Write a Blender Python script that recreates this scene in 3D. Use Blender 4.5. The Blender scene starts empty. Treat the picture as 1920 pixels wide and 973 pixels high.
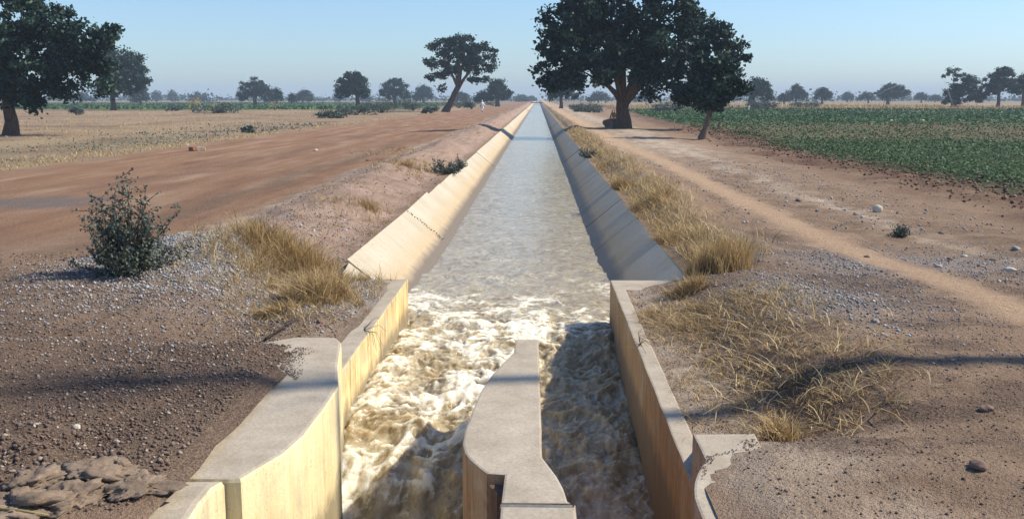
import bpy, bmesh, math, random
import numpy as np
from mathutils import Vector, Matrix
R = math.radians
random.seed(7)
rng = np.random.default_rng(11)
sc = bpy.context.scene
col = sc.collection

# ------------------------------------------------------------------ camera, sky, sun, exposure
H = 1.9                       # eye height above the top of the flume walls
FPX = 1867.0                  # 35 mm lens on a 36 mm film, in pixels of the 1920 px photograph
PITCH = R(9.17); YAW = R(1.47)
cam_d = bpy.data.cameras.new('camera'); cam = bpy.data.objects.new('camera', cam_d); col.objects.link(cam)
cam_d.lens = 35; cam_d.sensor_width = 36; cam_d.clip_start = 0.05; cam_d.clip_end = 9000
cam.location = (0, 0, H); cam.rotation_euler = (R(90) - PITCH, 0, YAW)
sc.camera = cam
SUN_EL = 42.0; SUN_AZ = 80.0  # azimuth clockwise from +Y: from the right, a little behind
sc.view_settings.view_transform = 'Standard'; sc.view_settings.look = 'None'
sc.view_settings.exposure = 0.36; sc.view_settings.gamma = 1.0; sc.view_settings.use_curve_mapping = False
world = bpy.data.worlds.new('World'); sc.world = world; world.use_nodes = True
nt = world.node_tree; nt.nodes.clear()
wo = nt.nodes.new('ShaderNodeOutputWorld'); bg = nt.nodes.new('ShaderNodeBackground')
sky = nt.nodes.new('ShaderNodeTexSky'); sky.sky_type = 'NISHITA'; sky.sun_disc = False
sky.sun_elevation = R(SUN_EL); sky.sun_rotation = R(SUN_AZ)
sky.altitude = 300; sky.air_density = 1.0; sky.dust_density = 0.7; sky.ozone_density = 3.2
bg.inputs['Strength'].default_value = 0.12
tint = nt.nodes.new('ShaderNodeMix'); tint.data_type = 'RGBA'; tint.blend_type = 'MULTIPLY'; tint.inputs[0].default_value = 1.0
tint.inputs[7].default_value = (.82, .95, 1.10, 1)          # the slide film renders the sky a clear azure
nt.links.new(sky.outputs[0], tint.inputs[6]); nt.links.new(tint.outputs[2], bg.inputs[0]); nt.links.new(bg.outputs[0], wo.inputs[0])
sun_d = bpy.data.lights.new('sun', 'SUN'); sun_d.energy = 4.7; sun_d.angle = R(0.7); sun_d.color = (1.0, 0.91, 0.74)
sun = bpy.data.objects.new('sun', sun_d); col.objects.link(sun)
sdir = Vector((math.sin(R(SUN_AZ)) * math.cos(R(SUN_EL)), math.cos(R(SUN_AZ)) * math.cos(R(SUN_EL)), math.sin(R(SUN_EL))))
sun.rotation_euler = sdir.to_track_quat('Z', 'Y').to_euler()
sun.location = (20, -5, 30)

# ------------------------------------------------------------------ measuring: a spot of the photograph to a spot of the place
def P(px, py, Z=0.0):
    """Ground point (x, y) seen at px, py if it lies at height Z."""
    v = (py - 486.5) / FPX
    d = (H - Z) / (math.sin(PITCH) + v * math.cos(PITCH))
    y = d * math.cos(PITCH) - v * d * math.sin(PITCH)
    x = d * (px - 960.0) / FPX
    return (x * math.cos(YAW) - y * math.sin(YAW), y * math.cos(YAW) + x * math.sin(YAW))
def PD(px, Y):
    """x at distance Y for image column px (points near eye height)."""
    return math.tan(math.atan((px - 960.0) / FPX) - YAW) * Y

# ------------------------------------------------------------------ numpy noise
def _hash(ix, iy, iz, seed):
    h = (ix.astype(np.int64) * 374761393 + iy.astype(np.int64) * 668265263 + iz.astype(np.int64) * 2147483647 + seed * 974711) & 0xffffffff
    h = ((h ^ (h >> 13)) * 1274126177) & 0xffffffff
    h = ((h ^ (h >> 16)) * 2246822519) & 0xffffffff
    return ((h ^ (h >> 15)) & 0xffffff) / float(0xffffff)
def vn(x, y, seed=0):
    x = np.asarray(x, float); y = np.asarray(y, float)
    ix = np.floor(x); iy = np.floor(y); fx = x - ix; fy = y - iy
    fx = fx * fx * fx * (fx * (fx * 6 - 15) + 10); fy = fy * fy * fy * (fy * (fy * 6 - 15) + 10)
    z = np.zeros_like(ix)
    a = _hash(ix, iy, z, seed); b = _hash(ix + 1, iy, z, seed); c = _hash(ix, iy + 1, z, seed); d = _hash(ix + 1, iy + 1, z, seed)
    return (a * (1 - fx) + b * fx) * (1 - fy) + (c * (1 - fx) + d * fx) * fy * 1.0
def fbm(x, y, seed=0, oct=4, gain=0.5):
    t = 0; a = 1.0; s = 0
    for o in range(oct):
        ca, sa = math.cos(o * 0.9), math.sin(o * 0.9)
        t = t + a * (vn((x * ca - y * sa) * 2 ** o + 17.3 * o, (x * sa + y * ca) * 2 ** o - 9.1 * o, seed + o) - 0.5); s += a; a *= gain
    return t / s * 2
def ss(a, b, x):
    t = np.clip((np.asarray(x, float) - a) / (b - a), 0, 1); return t * t * (3 - 2 * t)
def billow(x, y, seed=0, oct=4):
    t = 0; a = 1.0; s = 0
    for o in range(oct):
        t = t + a * np.abs(2 * vn(x * 2 ** o + 3.7 * o, y * 2 ** o + 8.1 * o, seed + o) - 1); s += a; a *= 0.52
    return t / s

# ------------------------------------------------------------------ object helpers
def tag(o, label=None, cat=None, group=None, kind=None):
    if label: o['label'] = label
    if cat: o['category'] = cat
    if group: o['group'] = group
    if kind: o['kind'] = kind
    return o
def empty(name, loc, rz=0.0):
    o = bpy.data.objects.new(name, None); col.objects.link(o); o.location = loc; o.rotation_euler = (0, 0, rz)
    o.empty_display_size = 0.2; return o
def mesh_np(name, verts, faces, mat, parent=None, smooth=False, tone=None, attrs=None):
    """One mesh object from arrays: verts (n,3), faces (m,k)."""
    verts = np.asarray(verts, np.float32); faces = np.asarray(faces, np.int32)
    me = bpy.data.meshes.new(name)
    m, k = faces.shape
    me.vertices.add(len(verts)); me.vertices.foreach_set('co', verts.ravel())
    me.loops.add(m * k); me.loops.foreach_set('vertex_index', faces.ravel())
    me.polygons.add(m); me.polygons.foreach_set('loop_start', np.arange(0, m * k, k, dtype=np.int32))
    me.polygons.foreach_set('loop_total', np.full(m, k, np.int32))
    if smooth: me.polygons.foreach_set('use_smooth', np.ones(m, bool))
    me.update(calc_edges=True); me.validate()
    for an, av in ({'tone': tone} if tone is not None else {}).items():
        at = me.attributes.new(an, 'FLOAT', 'POINT'); at.data.foreach_set('value', np.asarray(av, np.float32))
    for an, av in (attrs or {}).items():
        at = me.attributes.new(an, 'FLOAT', 'POINT'); at.data.foreach_set('value', np.asarray(av, np.float32))
    if mat: me.materials.append(mat)
    o = bpy.data.objects.new(name, me); col.objects.link(o)
    if parent: o.parent = parent
    return o
def obj_bm(name, bm, mat, parent=None, smooth=False):
    me = bpy.data.meshes.new(name); bm.normal_update(); bm.to_mesh(me); bm.free()
    if smooth:
        for p in me.polygons: p.use_smooth = True
    if mat: me.materials.append(mat)
    o = bpy.data.objects.new(name, me); col.objects.link(o)
    if parent: o.parent = parent
    return o
def tube(pts, rads, n=8, cap=True, wob=0.0, seed=0):
    """Tapered tube along pts; returns verts, quads."""
    pts = [Vector(p) for p in pts]; V = []; F = []
    rr = random.Random(seed)
    prev = None
    for i, p in enumerate(pts):
        t = (pts[min(i + 1, len(pts) - 1)] - pts[max(i - 1, 0)]).normalized()
        if prev is None:
            a = Vector((1, 0, 0)) if abs(t.x) < 0.8 else Vector((0, 1, 0))
        else: a = prev
        u = (a - t * a.dot(t)).normalized(); w = t.cross(u); prev = u
        for j in range(n):
            an = 2 * math.pi * j / n; r = rads[i] * (1 + wob * (rr.random() - 0.5) * 2)
            V.append(p + (u * math.cos(an) + w * math.sin(an)) * r)
    for i in range(len(pts) - 1):
        for j in range(n):
            a = i * n + j; b = i * n + (j + 1) % n
            F.append((a, b, b + n, a + n))
    if cap:
        V.append(pts[-1]); e = len(V) - 1; i = len(pts) - 1
        for j in range(0, n): F.append((i * n + j, i * n + (j + 1) % n, e, e))
        V.append(pts[0]); e = len(V) - 1
        for j in range(0, n): F.append(((j + 1) % n, j, e, e))
    return V, F
class Acc:
    """Collects shapes that end up as ONE mesh object."""
    def __init__(s): s.v = []; s.f = []
    def add(s, V, F):
        b = len(s.v); s.v += [tuple(v) for v in V]; s.f += [tuple(i + b for i in f) for f in F]
    def tube(s, *a, **k): s.add(*tube(*a, **k))
    def build(s, name, mat, parent=None, smooth=False):
        me = bpy.data.meshes.new(name)
        ff = [tuple(dict.fromkeys(f)) for f in s.f]
        me.from_pydata(s.v, [], [f for f in ff if len(f) > 2]); me.update()
        if smooth:
            for p in me.polygons: p.use_smooth = True
        me.materials.append(mat)
        o = bpy.data.objects.new(name, me); col.objects.link(o)
        if parent: o.parent = parent
        return o

# ------------------------------------------------------------------ materials
class NB:
    def __init__(s, name):
        s.m = bpy.data.materials.new(name); s.m.use_nodes = True; s.t = s.m.node_tree; s.t.nodes.clear()
        s.out = s.t.nodes.new('ShaderNodeOutputMaterial'); s.p = s.t.nodes.new('ShaderNodeBsdfPrincipled')
        s.t.links.new(s.p.outputs[0], s.out.inputs[0]); s.p.inputs['Roughness'].default_value = 0.9
        s.p.inputs['Specular IOR Level'].default_value = 0.25
        s.geo = s.t.nodes.new('ShaderNodeNewGeometry')
    def L(s, a, b): s.t.links.new(a, b)
    def n(s, ty, **k):
        nd = s.t.nodes.new(ty)
        for a, b in k.items(): setattr(nd, a, b)
        return nd
    def pos(s, scale=(1, 1, 1), obj=False):
        mp = s.n('ShaderNodeMapping'); mp.inputs['Scale'].default_value = scale
        if obj: s.L(s.n('ShaderNodeTexCoord').outputs['Object'], mp.inputs[0])
        else: s.L(s.geo.outputs['Position'], mp.inputs[0])
        return mp.outputs[0]
    def noise(s, scale, detail=4, rough=0.55, vec=None, dist=0.0):
        nd = s.n('ShaderNodeTexNoise'); nd.inputs['Scale'].default_value = scale; nd.inputs['Detail'].default_value = detail
        nd.inputs['Roughness'].default_value = rough; nd.inputs['Distortion'].default_value = dist
        s.L(vec if vec is not None else s.geo.outputs['Position'], nd.inputs['Vector']); return nd.outputs[0]
    def vor(s, scale, vec=None, feature='F1', out='Distance'):
        nd = s.n('ShaderNodeTexVoronoi'); nd.feature = feature; nd.inputs['Scale'].default_value = scale
        s.L(vec if vec is not None else s.geo.outputs['Position'], nd.inputs['Vector']); return nd.outputs[out]
    def ramp(s, fac, stops, interp='LINEAR'):
        nd = s.n('ShaderNodeValToRGB'); cr = nd.color_ramp; cr.interpolation = interp
        while len(cr.elements) < len(stops): cr.elements.new(0.5)
        for e, (p, c) in zip(cr.elements, stops):
            e.position = p; e.color = (c[0], c[1], c[2], 1) if hasattr(c, '__len__') else (c, c, c, 1)
        s.L(fac, nd.inputs[0]); return nd.outputs[0]
    def mix(s, fac, a, b, mode='MIX'):
        nd = s.n('ShaderNodeMix', data_type='RGBA', blend_type=mode)
        for inp, val in ((nd.inputs[0], fac), (nd.inputs[6], a), (nd.inputs[7], b)):
            if hasattr(val, 'links') or hasattr(val, 'is_linked'): s.L(val, inp)
            elif hasattr(val, '__len__'): inp.default_value = (*val, 1)
            else: inp.default_value = val
        return nd.outputs[2]
    def math(s, op, a, b=0.0, clamp=False):
        nd = s.n('ShaderNodeMath', operation=op); nd.use_clamp = clamp
        for inp, val in ((nd.inputs[0], a), (nd.inputs[1], b)):
            if hasattr(val, 'is_linked'): s.L(val, inp)
            else: inp.default_value = val
        return nd.outputs[0]
    def attr(s, name):
        nd = s.n('ShaderNodeAttribute'); nd.attribute_name = name; return nd.outputs['Fac']
    def bump(s, h, strength=0.5, dist=0.02):
        nd = s.n('ShaderNodeBump'); nd.inputs['Strength'].default_value = strength; nd.inputs['Distance'].default_value = dist
        s.L(h, nd.inputs['Height']); s.L(nd.outputs[0], s.p.inputs['Normal'])
    def color(s, c):
        if hasattr(c, 'is_linked'): s.L(c, s.p.inputs['Base Color'])
        else: s.p.inputs['Base Color'].default_value = (*c, 1)
        return s.m
def leaf_mat(name, stops, trans=0.12, rough=0.6):
    b = NB(name); c = b.ramp(b.attr('tone'), stops); b.color(c); b.p.inputs['Roughness'].default_value = rough
    b.p.inputs['Specular IOR Level'].default_value = 0.3
    tr = b.n('ShaderNodeBsdfTranslucent'); b.L(c, tr.inputs[0]); mx = b.n('ShaderNodeMixShader'); mx.inputs[0].default_value = trans
    b.L(b.p.outputs[0], mx.inputs[1]); b.L(tr.outputs[0], mx.inputs[2]); b.L(mx.outputs[0], b.out.inputs[0]); return b.m
M = {}
M['tree_leaf'] = leaf_mat('tree_leaf', [(0, (.008, .025, .022)), (.5, (.018, .050, .040)), (.85, (.042, .094, .066)), (1, (.11, .165, .09))], .16)
M['shrub_leaf'] = leaf_mat('shrub_leaf', [(0, (.045, .068, .058)), (.5, (.09, .125, .10)), (1, (.21, .25, .19))])
M['crop'] = leaf_mat('crop', [(0, (.020, .060, .022)), (.6, (.055, .125, .034)), (1, (.10, .19, .06))])
M['straw'] = leaf_mat('straw', [(0, (.17, .095, .042)), (.45, (.44, .295, .125)), (1, (.74, .58, .32))], 0.2)
M['dry_leaf'] = leaf_mat('dry_leaf', [(0, (.30, .25, .10)), (1, (.55, .48, .22))], 0.2)
def bark(name, c0, c1, sc_=14):
    b = NB(name); v = b.pos((1, 1, .25)); n = b.noise(sc_, 6, .65, v); b.bump(n, .9, .05)
    return b.color(b.ramp(n, [(.3, c0), (.7, c1)]))
M['bark'] = bark('bark', (.05, .03, .02), (.17, .105, .07))
M['bark_pale'] = bark('bark_pale', (.12, .08, .06), (.28, .19, .14))
M['straw_stem'] = bark('straw_stem', (.16, .10, .05), (.34, .24, .12), 60)
M['twig'] = bark('twig', (.05, .035, .025), (.16, .11, .08), 60)
def concrete(name, c0, c1, dark, speck=True):
    b = NB(name)
    big = b.noise(1.1, 5, .6); fine = b.noise(55, 4, .7); mid = b.noise(7, 5, .6)
    c = b.ramp(big, [(.32, c0), (.68, c1)]); c = b.mix(b.ramp(mid, [(.55, 0), (.8, .55)]), c, dark)
    c = b.mix(b.ramp(fine, [(.40, .30), (.62, 0)]), c, dark)
    b.bump(b.math('ADD', fine, b.math('MULTIPLY', mid, .6)), .35, .006)
    return b.color(c)
M['concrete'] = concrete('concrete', (.40, .345, .285), (.47, .41, .345), (.28, .24, .20))
def stained_wall(name, hi, lo, st, wet=-0.3, streak=1.0):
    """Yellowed cement wall with vertical brown run-off streaks and a damp foot above the water."""
    b = NB(name); base = b.noise(1.4, 4, .6)
    v1 = b.pos((13, 13, .9)); s1 = b.noise(1.0, 7, .7, v1, .5); v2 = b.pos((40, 40, 4.5)); s2 = b.noise(1.0, 6, .7, v2, .6)
    c = b.ramp(base, [(.3, lo), (.7, hi)])
    patch = b.ramp(b.noise(1.7, 5, .65), [(.34, .2 * streak), (.54, streak)])
    c = b.mix(b.math('MULTIPLY', patch, b.ramp(s1, [(.45, 0), (.58, .9)])), c, st)
    c = b.mix(b.math('MULTIPLY', patch, b.ramp(s2, [(.50, 0), (.66, .6)])), c, (st[0] * .55, st[1] * .5, st[2] * .5))
    gb = b.noise(3.2, 6, .7, None, .8); c = b.mix(b.ramp(gb, [(.50, 0), (.66, .6)]), c, (.46, .40, .29))
    sp = b.noise(30, 5, .85); c = b.mix(b.ramp(sp, [(.60, 0), (.66, .6)]), c, (.16, .11, .07))
    sep = b.n('ShaderNodeSeparateXYZ'); b.L(b.geo.outputs['Position'], sep.inputs[0])
    wz = b.math('ADD', sep.outputs[2], b.math('MULTIPLY', b.math('SUBTRACT', b.noise(5, 4), .5), .28))
    wetf = b.n('ShaderNodeMapRange'); wetf.inputs['From Min'].default_value = wet + .06; wetf.inputs['From Max'].default_value = wet - .06
    b.L(wz, wetf.inputs[0]); c = b.mix(b.math('MULTIPLY', wetf.outputs[0], .75), c, (.17, .14, .10))
    # flat cast tops stay grey cement
    sn = b.n('ShaderNodeSeparateXYZ'); b.L(b.geo.outputs['Normal'], sn.inputs[0])
    g = b.ramp(b.noise(4, 6, .65), [(.3, (.36, .30, .225)), (.5, (.45, .385, .30)), (.7, (.53, .46, .365))])
    g = b.mix(b.ramp(b.noise(60, 3, .7), [(.38, .35), (.6, 0)]), g, (.25, .21, .17))
    top = b.ramp(sn.outputs[2], [(.55, 0), (.8, 1)])
    b.bump(b.math('ADD', b.noise(50, 4, .7), b.math('MULTIPLY', s1, .8)), .4, .008)
    return b.color(b.mix(top, c, g))
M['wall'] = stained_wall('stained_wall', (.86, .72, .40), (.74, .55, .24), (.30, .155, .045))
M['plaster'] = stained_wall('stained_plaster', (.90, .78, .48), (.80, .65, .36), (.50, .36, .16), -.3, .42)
M['wall_shaded'] = stained_wall('shaded_wall', (.47, .31, .16), (.37, .23, .11), (.21, .11, .04), -.35, .5)  # right flume wall: its shade is put into the darker brown tones
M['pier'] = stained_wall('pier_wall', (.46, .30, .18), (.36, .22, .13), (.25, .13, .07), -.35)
M['groove'] = concrete('groove', (.14, .08, .055), (.2, .12, .085), (.07, .04, .03))
M['joint'] = concrete('joint', (.15, .145, .14), (.30, .29, .27), (.07, .065, .06))
def lining_mat():
    b = NB('lining_concrete')
    big = b.noise(.9, 5, .6); mid = b.noise(6, 5, .6); fine = b.noise(50, 4, .7)
    v = b.pos((1.2, 9, 1.2)); streak = b.noise(1.0, 5, .6, v)
    c = b.ramp(big, [(.3, (.46, .40, .30)), (.7, (.58, .52, .41))]); c = b.mix(b.ramp(streak, [(.5, 0), (.7, .28)]), c, (.36, .29, .20))
    c = b.mix(b.ramp(mid, [(.58, 0), (.8, .5)]), c, (.30, .24, .17)); c = b.mix(b.ramp(fine, [(.38, .3), (.6, 0)]), c, (.3, .24, .18))
    sep = b.n('ShaderNodeSeparateXYZ'); b.L(b.geo.outputs['Position'], sep.inputs[0])
    wz = b.math('ADD', sep.outputs[2], b.math('MULTIPLY', b.math('SUBTRACT', b.noise(3.5, 5), .5), .12))
    mr = b.n('ShaderNodeMapRange'); mr.inputs['From Min'].default_value = -.36; mr.inputs['From Max'].default_value = -.46; b.L(wz, mr.inputs[0])
    yel = b.n('ShaderNodeMapRange'); yel.inputs['From Min'].default_value = -.14; yel.inputs['From Max'].default_value = -.34; b.L(wz, yel.inputs[0])
    c = b.mix(b.math('MULTIPLY', yel.outputs[0], .45), c, (.46, .30, .13))
    c = b.mix(b.math('MULTIPLY', mr.outputs[0], .85), c, (.13, .105, .085))
    b.L(b.math('SUBTRACT', .9, b.math('MULTIPLY', mr.outputs[0], .35)), b.p.inputs['Roughness'])
    b.bump(b.math('ADD', fine, b.math('MULTIPLY', streak, .25)), .35, .008)
    return b.color(c)
M['lining'] = lining_mat()
def stone_mat(name, stops):
    b = NB(name); n = b.noise(30, 4, .6); c = b.ramp(b.attr('tone'), stops); c = b.mix(b.ramp(n, [(.4, .35), (.65, 0)]), c, (.12, .09, .07), 'MIX')
    return b.color(c)
M['laterite'] = stone_mat('laterite_pebbles', [(0, (.11, .076, .06)), (.55, (.18, .128, .10)), (.8, (.28, .21, .17)), (1, (.55, .47, .38))])
M['soil'] = stone_mat('soil_clods', [(0, (.06, .032, .024)), (.6, (.17, .10, .07)), (1, (.40, .29, .19))])
M['grey_gravel'] = stone_mat('grey_gravel', [(0, (.17, .165, .17)), (.5, (.37, .37, .375)), (1, (.68, .69, .70))])
def rock(name, c0, c1):
    b = NB(name); n = b.noise(11, 6, .65, b.pos(obj=True)); b.bump(n, .8, .02); return b.color(b.ramp(n, [(.3, c0), (.7, c1)]))
M['pale_rock'] = rock('pale_rock', (.42, .38, .31), (.66, .60, .50))
M['brown_rock'] = rock('brown_rock', (.14, .09, .07), (.28, .19, .15))
M['grey_rock'] = rock('grey_rock', (.22, .20, .19), (.40, .38, .36))
M['mud'] = rock('mud', (.125, .09, .066), (.29, .215, .155))
M['brick'] = rock('mud_brick', (.50, .40, .26), (.62, .52, .36))
M['red_brick'] = rock('red_brick', (.22, .09, .05), (.34, .15, .09))
def plain(name, c, rough=.85):
    b = NB(name); b.p.inputs['Roughness'].default_value = rough
    n = b.noise(25, 4, .6, b.pos(obj=True)); return b.color(b.mix(b.ramp(n, [(.35, .25), (.65, 0)]), c, tuple(k * .7 for k in c)))
M['white_cloth'] = plain('white_cloth', (.80, .80, .78)); M['skin'] = plain('dark_skin', (.06, .035, .025), .6); M['sandal'] = plain('sandal', (.05, .03, .02))
M['eye'] = plain('eye', (.6, .58, .55), .3)
M['pale_yellow'] = plain('pale_yellow', (.75, .68, .30))

# ground: every zone is a mask measured on the terrain, broken up with noise in the shader
def ground_mat():
    b = NB('earth')
    n_big = b.noise(.35, 5, .6); n_mid = b.noise(2.2, 6, .62); n_fine = b.noise(16, 5, .7); n_grit = b.noise(75, 3, .75)
    far = b.noise(.06, 5, .6)
    c = b.ramp(n_mid, [(.28, (.20, .135, .092)), (.72, (.37, .265, .185))])
    c = b.mix(b.ramp(n_big, [(.42, 0), (.62, .6)]), c, (.34, .235, .165))
    def zone(c, name, colr, w=.5, nz=None):
        a = b.attr(name); nz = nz or n_mid
        f = b.math('ADD', a, b.math('MULTIPLY', b.math('SUBTRACT', nz, .5), b.math('MULTIPLY', b.math('SUBTRACT', 1.0, b.math('ABSOLUTE', b.math('SUBTRACT', b.math('MULTIPLY', a, 2.0), 1.0))), w * 4)), True)
        return b.mix(f, c, colr)
    c = zone(c, 'm_pink', b.ramp(n_mid, [(.3, (.33, .225, .175)), (.7, (.45, .33, .265))]))
    c = zone(c, 'm_straw', b.ramp(n_fine, [(.3, (.23, .165, .105)), (.5, (.36, .27, .17)), (.7, (.50, .40, .26))]))
    c = zone(c, 'm_red', b.ramp(n_fine, [(.25, (.05, .03, .025)), (.5, (.15, .085, .062)), (.75, (.30, .20, .14))]))
    c = zone(c, 'm_green', b.ramp(b.noise(3.0, 6, .7), [(.3, (.018, .042, .022)), (.5, (.032, .075, .034)), (.7, (.06, .095, .045))]))
    roadv = b.pos((.9, .12, 1)); n_track = b.noise(1.5, 5, .6, roadv)
    c = zone(c, 'm_road', b.ramp(n_track, [(.30, (.225, .128, .08)), (.52, (.315, .188, .12)), (.72, (.40, .28, .195))]))
    c = zone(c, 'm_patch', (.17, .15, .145))
    c = zone(c, 'm_pale', b.ramp(n_mid, [(.3, (.42, .325, .245)), (.7, (.55, .45, .35))]))
    c = zone(c, 'm_path', b.ramp(n_fine, [(.3, (.46, .31, .20)), (.7, (.55, .395, .27))]))
    grav = b.ramp(n_grit, [(.3, (.042, .028, .022)), (.5, (.15, .104, .078)), (.62, (.23, .165, .125)), (.72, (.44, .36, .27))])
    c = zone(c, 'm_gravel', grav, .6, n_fine)
    grey = b.ramp(n_grit, [(.3, (.12, .115, .12)), (.5, (.32, .315, .32)), (.7, (.60, .60, .61))])
    c = zone(c, 'm_grey', grey, .6, n_fine)
    c = b.mix(b.ramp(n_grit, [(.33, .55), (.5, 0)]), c, (.10, .068, .052))
    c = b.mix(b.ramp(n_fine, [(.62, 0), (.78, .4)]), c, (.48, .38, .29))
    v = b.vor(28); sp = b.ramp(v, [(.10, .35), (.16, 0)]); gate = b.ramp(b.noise(3, 3), [(.5, 0), (.6, 1)])
    c = b.mix(b.math('MULTIPLY', sp, gate), c, (.085, .06, .05))
    b.bump(b.math('ADD', b.math('MULTIPLY', n_fine, 1.0), b.math('MULTIPLY', n_grit, .55)), 1.0, .035)
    b.p.inputs['Roughness'].default_value = 1.0; b.p.inputs['Specular IOR Level'].default_value = 0.05
    return b.color(c)
M['earth'] = ground_mat()
def water_mat():
    b = NB('muddy_water')
    foam = b.attr('foam'); calm = b.attr('calm')
    nz = b.noise(6, 6, .65); bub = b.noise(34, 5, .75); dv = b.pos((.9, .35, 1)); drift = b.noise(1.3, 6, .65, dv, .6)
    c = b.ramp(nz, [(.3, (.34, .24, .11)), (.7, (.50, .38, .20))])
    c2 = b.ramp(drift, [(.34, (.30, .295, .28)), (.5, (.41, .405, .39)), (.66, (.54, .53, .51))]); c = b.mix(b.math('MULTIPLY', foam, .5), c, (.75, .67, .48)); c = b.mix(calm, c, c2)
    lace = b.noise(4.2, 9, .72, b.pos((1.25, .8, 1)), 1.6); lace2 = b.noise(11, 8, .75, b.pos((1.2, .8, 1)), 1.0)
    ridge = b.math('SUBTRACT', 1.0, b.math('MULTIPLY', b.math('ABSOLUTE', b.math('SUBTRACT', lace, .5)), 7.0), True)
    ridge2 = b.math('SUBTRACT', 1.0, b.math('MULTIPLY', b.math('ABSOLUTE', b.math('SUBTRACT', lace2, .5)), 8.0), True)
    rg = b.math('MAXIMUM', ridge, b.math('MULTIPLY', ridge2, .75))
    f = b.math('ADD', b.math('MULTIPLY', foam, .75), b.math('ADD', b.math('MULTIPLY', b.math('SUBTRACT', bub, .5), .7), b.math('MULTIPLY', b.math('MULTIPLY', rg, foam), .95)))
    fm = b.ramp(f, [(.36, 0), (.85, 1)])
    wob = b.noise(2.6, 9, .7, b.pos((1.3, .7, 1)), 2.2)
    c = b.ramp(wob, [(.34, (.25, .185, .10)), (.5, (.41, .33, .20)), (.66, (.57, .49, .34))])
    c = b.mix(b.math('MULTIPLY', fm, .86), c, (.88, .83, .69))
    w1 = b.noise(9, 4, .6, b.pos((1, .55, 1))); w2 = b.noise(38, 3, .6, b.pos((1, .6, 1)))
    w3 = b.noise(2.2, 5, .6, b.pos((.7, 1.0, 1)), .8)
    h = b.math('ADD', b.math('ADD', b.math('MULTIPLY', w1, .5), b.math('MULTIPLY', w2, .16)), w3)
    b.bump(h, .9, .055); bn = [q for q in b.t.nodes if q.type == 'BUMP'][-1]; b.L(b.math('SUBTRACT', .95, b.math('MULTIPLY', calm, .5)), bn.inputs['Strength'])
    b.L(b.math('ADD', .12, b.math('MULTIPLY', b.math('ADD', fm, foam), .3)), b.p.inputs['Roughness'])
    b.p.inputs['IOR'].default_value = 1.333; b.p.inputs['Specular IOR Level'].default_value = .5
    return b.color(c)
M['water'] = water_mat(); wp = M['water'].node_tree.nodes['Principled BSDF']
wp.inputs['Subsurface Weight'].default_value = .9; wp.inputs['Subsurface Scale'].default_value = .12; wp.inputs['Subsurface Radius'].default_value = (1, .8, .5)

# ------------------------------------------------------------------ levels of the place
XL, XR = -2.22, 1.62            # top edges of the concrete lining
CX = (XL + XR) / 2
Y_END = 10.42                   # downstream end of the flume walls
LW, RW = -1.38, 0.775           # inner faces of the flume walls
WT = 0.255                      # top of wings and pier above the wall tops
def interp(pts):
    pts = sorted(pts); ys = [p[0] for p in pts]; xs = [p[1] for p in pts]
    return lambda y: np.interp(y, ys, xs)
lb = [P(px, py, WT) for px, py in ((515, 668), (500, 690), (548, 728), (470, 805), (468, 850), (398, 888), (384, 915), (372, 960))]
rb = [P(px, py, WT) for px, py in ((1432, 842), (1385, 848), (1345, 858), (1330, 880), (1318, 920), (1336, 973))]
left_edge = interp([(y, x + .10) for x, y in lb]); right_edge = interp([(y, x - .03) for x, y in rb])
HEAP = P(395, 492, .15)
path_x = interp([(P(px, py)[1], P(px, py)[0]) for px, py in ((1905, 640), (1700, 530), (1540, 455), (1400, 388), (1250, 312), (1150, 268), (1090, 232), (1050, 210))])
field_x = interp([(P(px, py)[1], P(px, py)[0]) for px, py in ((1920, 372), (1800, 350), (1680, 325), (1500, 290), (1340, 250), (1220, 222))] + [(3, 9.2), (160, 14), (400, 20), (3000, 60)])
road_far = interp([(P(px, py)[1], P(px, py)[0]) for px, py in ((0, 318), (300, 278), (640, 234), (830, 211))] + [(3, -13.6), (400, -13), (3000, -12)])
road_near = interp([(4, -5.2), (10, -5.2), (14, -5.0), (30, -4.7), (120, -4.3), (3000, -4)])
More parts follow.
